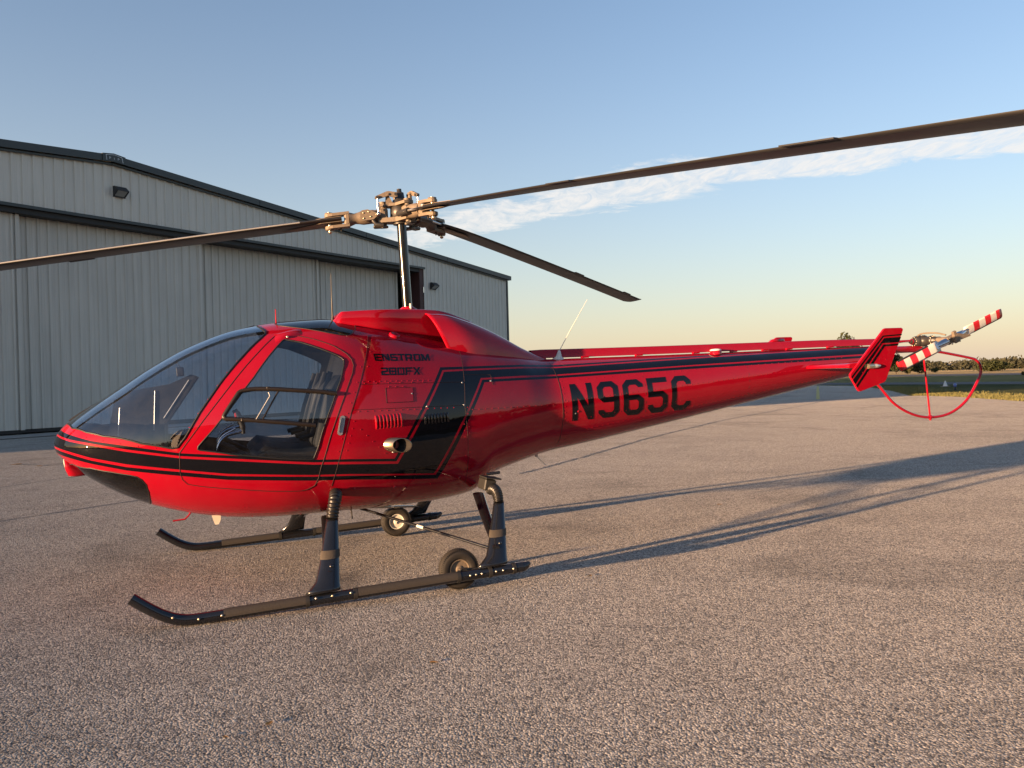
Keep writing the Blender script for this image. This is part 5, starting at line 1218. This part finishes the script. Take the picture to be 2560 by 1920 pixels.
for sg in (1, -1):
    o = empty('tail_blade', (0, 0, 0), trr); rad = ur * sg
    tw = R_(14 * sg); cd = uc * math.cos(tw) + un * math.sin(tw); nd = un * math.cos(tw) - uc * math.sin(tw)
    m = MB(); m.tube([rad * .06, rad * .11, rad * .16, rad * .20], [.034, .036, .028, .024], 14, ell=[(1, 1), (1, 1), (.8, 1.1), (.6, 1.3)], refv=tuple(nd)); m.box(rad * .19 + cd * .0, (.07, .026, .062), Matrix((rad, nd, cd)).transposed(), 0, .006); m.build('blade_root_fitting', MAT['steel'], o)
    bands = [(.175, .31, 'tr_white'), (.31, .39, 'tr_red'), (.39, .475, 'tr_white'), (.475, .555, 'tr_red'), (.555, .635, 'tr_white'), (.635, .715, 'tr_red')]
    cl = -1 if sg > 0 else 1      # side of the leading edge
    sec = [(.050, 0), (.046, .006), (.03, .010), (0, .010), (-.04, .004), (-.056, 0), (-.04, -.003), (0, -.008), (.03, -.008), (.046, -.005)]
    m = MB(); prev = None
    for bi_, (r0, r1, mt) in enumerate(bands):
        rg = [[rad * r_ + cd * (q * cl * (.88 if r_ > .712 else 1)) + nd * z for q, z in sec] for r_ in (r0, (r0 + r1) / 2, r1)]
        m.loft(rg, True, False, 0 if mt == 'tr_white' else 1)
        if bi_ == 0: m.add(rg[0], [tuple(range(len(sec)))], 0, False)
        if bi_ == len(bands) - 1: m.add(rg[-1], [tuple(range(len(sec)))], 1, False)
    fix_normals(m.build('blade_skin', [MAT['tr_white'], MAT['tr_red']], o))
    m = MB(); m.loft([[rad * r_ + cd * (q * cl * 1.02) + nd * z * 1.12 for q, z in sec[:3] + sec[-2:][::1]] if False else [rad * r_ + cd * (.030 * cl) - nd * .0095, rad * r_ + cd * (.046 * cl) - nd * .0065, rad * r_ + cd * (.0515 * cl), rad * r_ + cd * (.046 * cl) + nd * .0070, rad * r_ + cd * (.036 * cl) + nd * .0102] for r_ in np.linspace(.30, .705, 8)], False, False); m.build('blade_edge_strip', MAT['rubber'], o)
# stabiliser with end plates
m = MB()
sec = [(3.66, 0), (3.672, .014), (3.72, .026), (3.82, .028), (3.95, .016), (4.06, .002), (4.06, -.002), (3.95, -.014), (3.82, -.022), (3.72, -.020), (3.672, -.011)]
m.loft([[Vector((x + abs(y) * .03, y, 1.195 + z)) for x, z in sec] for y in np.linspace(-.72, .72, 25)], True, True); fix_normals(m.build('stabiliser', MAT['red'], heli))
FIN = [(4.072, 1.502), (4.09, 1.507), (4.27, 1.502), (4.286, 1.492), (4.284, 1.480), (4.066, 1.062), (4.050, 1.040), (4.03, 1.030), (3.775, .972), (3.755, .974), (3.742, .985), (3.668, 1.105), (3.668, 1.125), (3.68, 1.140)]
FE = [[(3.674, 1.104), (4.049, 1.443), (4.267, 1.447)], [(3.682, 1.090), (4.056, 1.432), (4.261, 1.435)], [(3.690, 1.077), (4.063, 1.420), (4.255, 1.421)], [(3.714, 1.040), (4.037, 1.376), (4.228, 1.375)], [(3.722, 1.026), (4.049, 1.364), (4.222, 1.364)], [(3.733, 1.008), (4.062, 1.346), (4.215, 1.347)]]
for sd in (-1, 1):
    m = MB(); cxf, czf = 3.98, 1.24; Y0_ = sd * .735
    ringsf = [[Vector((cxf + (x - cxf) * k, Y0_ + sd * d, czf + (z - czf) * k)) for x, z in FIN] for k, d in ((.985, -.012), (1.0, -.006), (1.0, .006), (.985, .012))]
    m.loft(ringsf, True, True, 0, False); fin = fix_normals(m.build('end_plate', MAT['red'], heli))
    for i0, i1 in ((0, 1), (2, 3), (4, 5)):
        m = MB(); pl = FE[i0] + FE[i1][::-1]; m.prism(pl, lambda a_, b_, d: Vector((a_, Y0_ + sd * d, b_)), .011, .0135); fix_normals(m.build('fin_stripe', MAT['black'], fin))
    m = MB(); m.lathe([(0, .004), (.01, .016), (.05, .021), (.09, .020), (.13, .012), (.145, .001)], (3.855, Y0_ + sd * .024, 1.184), (1, 0, -.02), 14); m.build('navigation_light', MAT['lens'], fin)
    m = MB(); m.lathe([(.0, .0215), (.055, .023), (.06, .0215)], (3.855, Y0_ + sd * .024, 1.184), (1, 0, -.02), 14); m.build('light_bezel', MAT['brass'], fin)
    m = MB()
    for x, z in ((3.92, 1.245), (4.0, 1.24), (4.07, 1.232), (3.86, 1.13), (3.94, 1.13), (3.80, 1.135)): m.dome((x, Y0_ + sd * .012, z), (0, sd, 0), .0045, .003, 6)
    m.build('fin_rivets', MAT['red'], fin, 'stuff')
# tail rotor guard
m = MB(); GP_ = [(4.43, 0, 1.15), (4.56, 0, 1.07), (4.70, 0, .955), (4.88, 0, .765), (5.10, 0, .640), (5.34, 0, .583), (5.61, 0, .600), (5.85, 0, .715), (6.02, 0, .90), (6.075, 0, 1.00), (6.07, 0, 1.075), (6.02, 0, 1.125), (5.93, 0, 1.155), (5.52, 0, 1.241), (5.25, 0, 1.285)]
m.tube(catmull(GP_, 8), .014, 10); gd = m.build('tail_guard', MAT['red'], heli)
m = MB(); m.tube([(5.30, 0, 1.27), (5.345, 0, .585)], .0085, 10); m.build('guard_strut', MAT['red'], gd)
m = MB(); m.lathe([(-.014, .02), (.014, .02)], (5.345, 0, .584), (1, 0, .03), 12); m.tube([(5.345, 0, .60), (5.346, 0, .552)], .011, 10); m.build('guard_clamp', MAT['red'], gd)
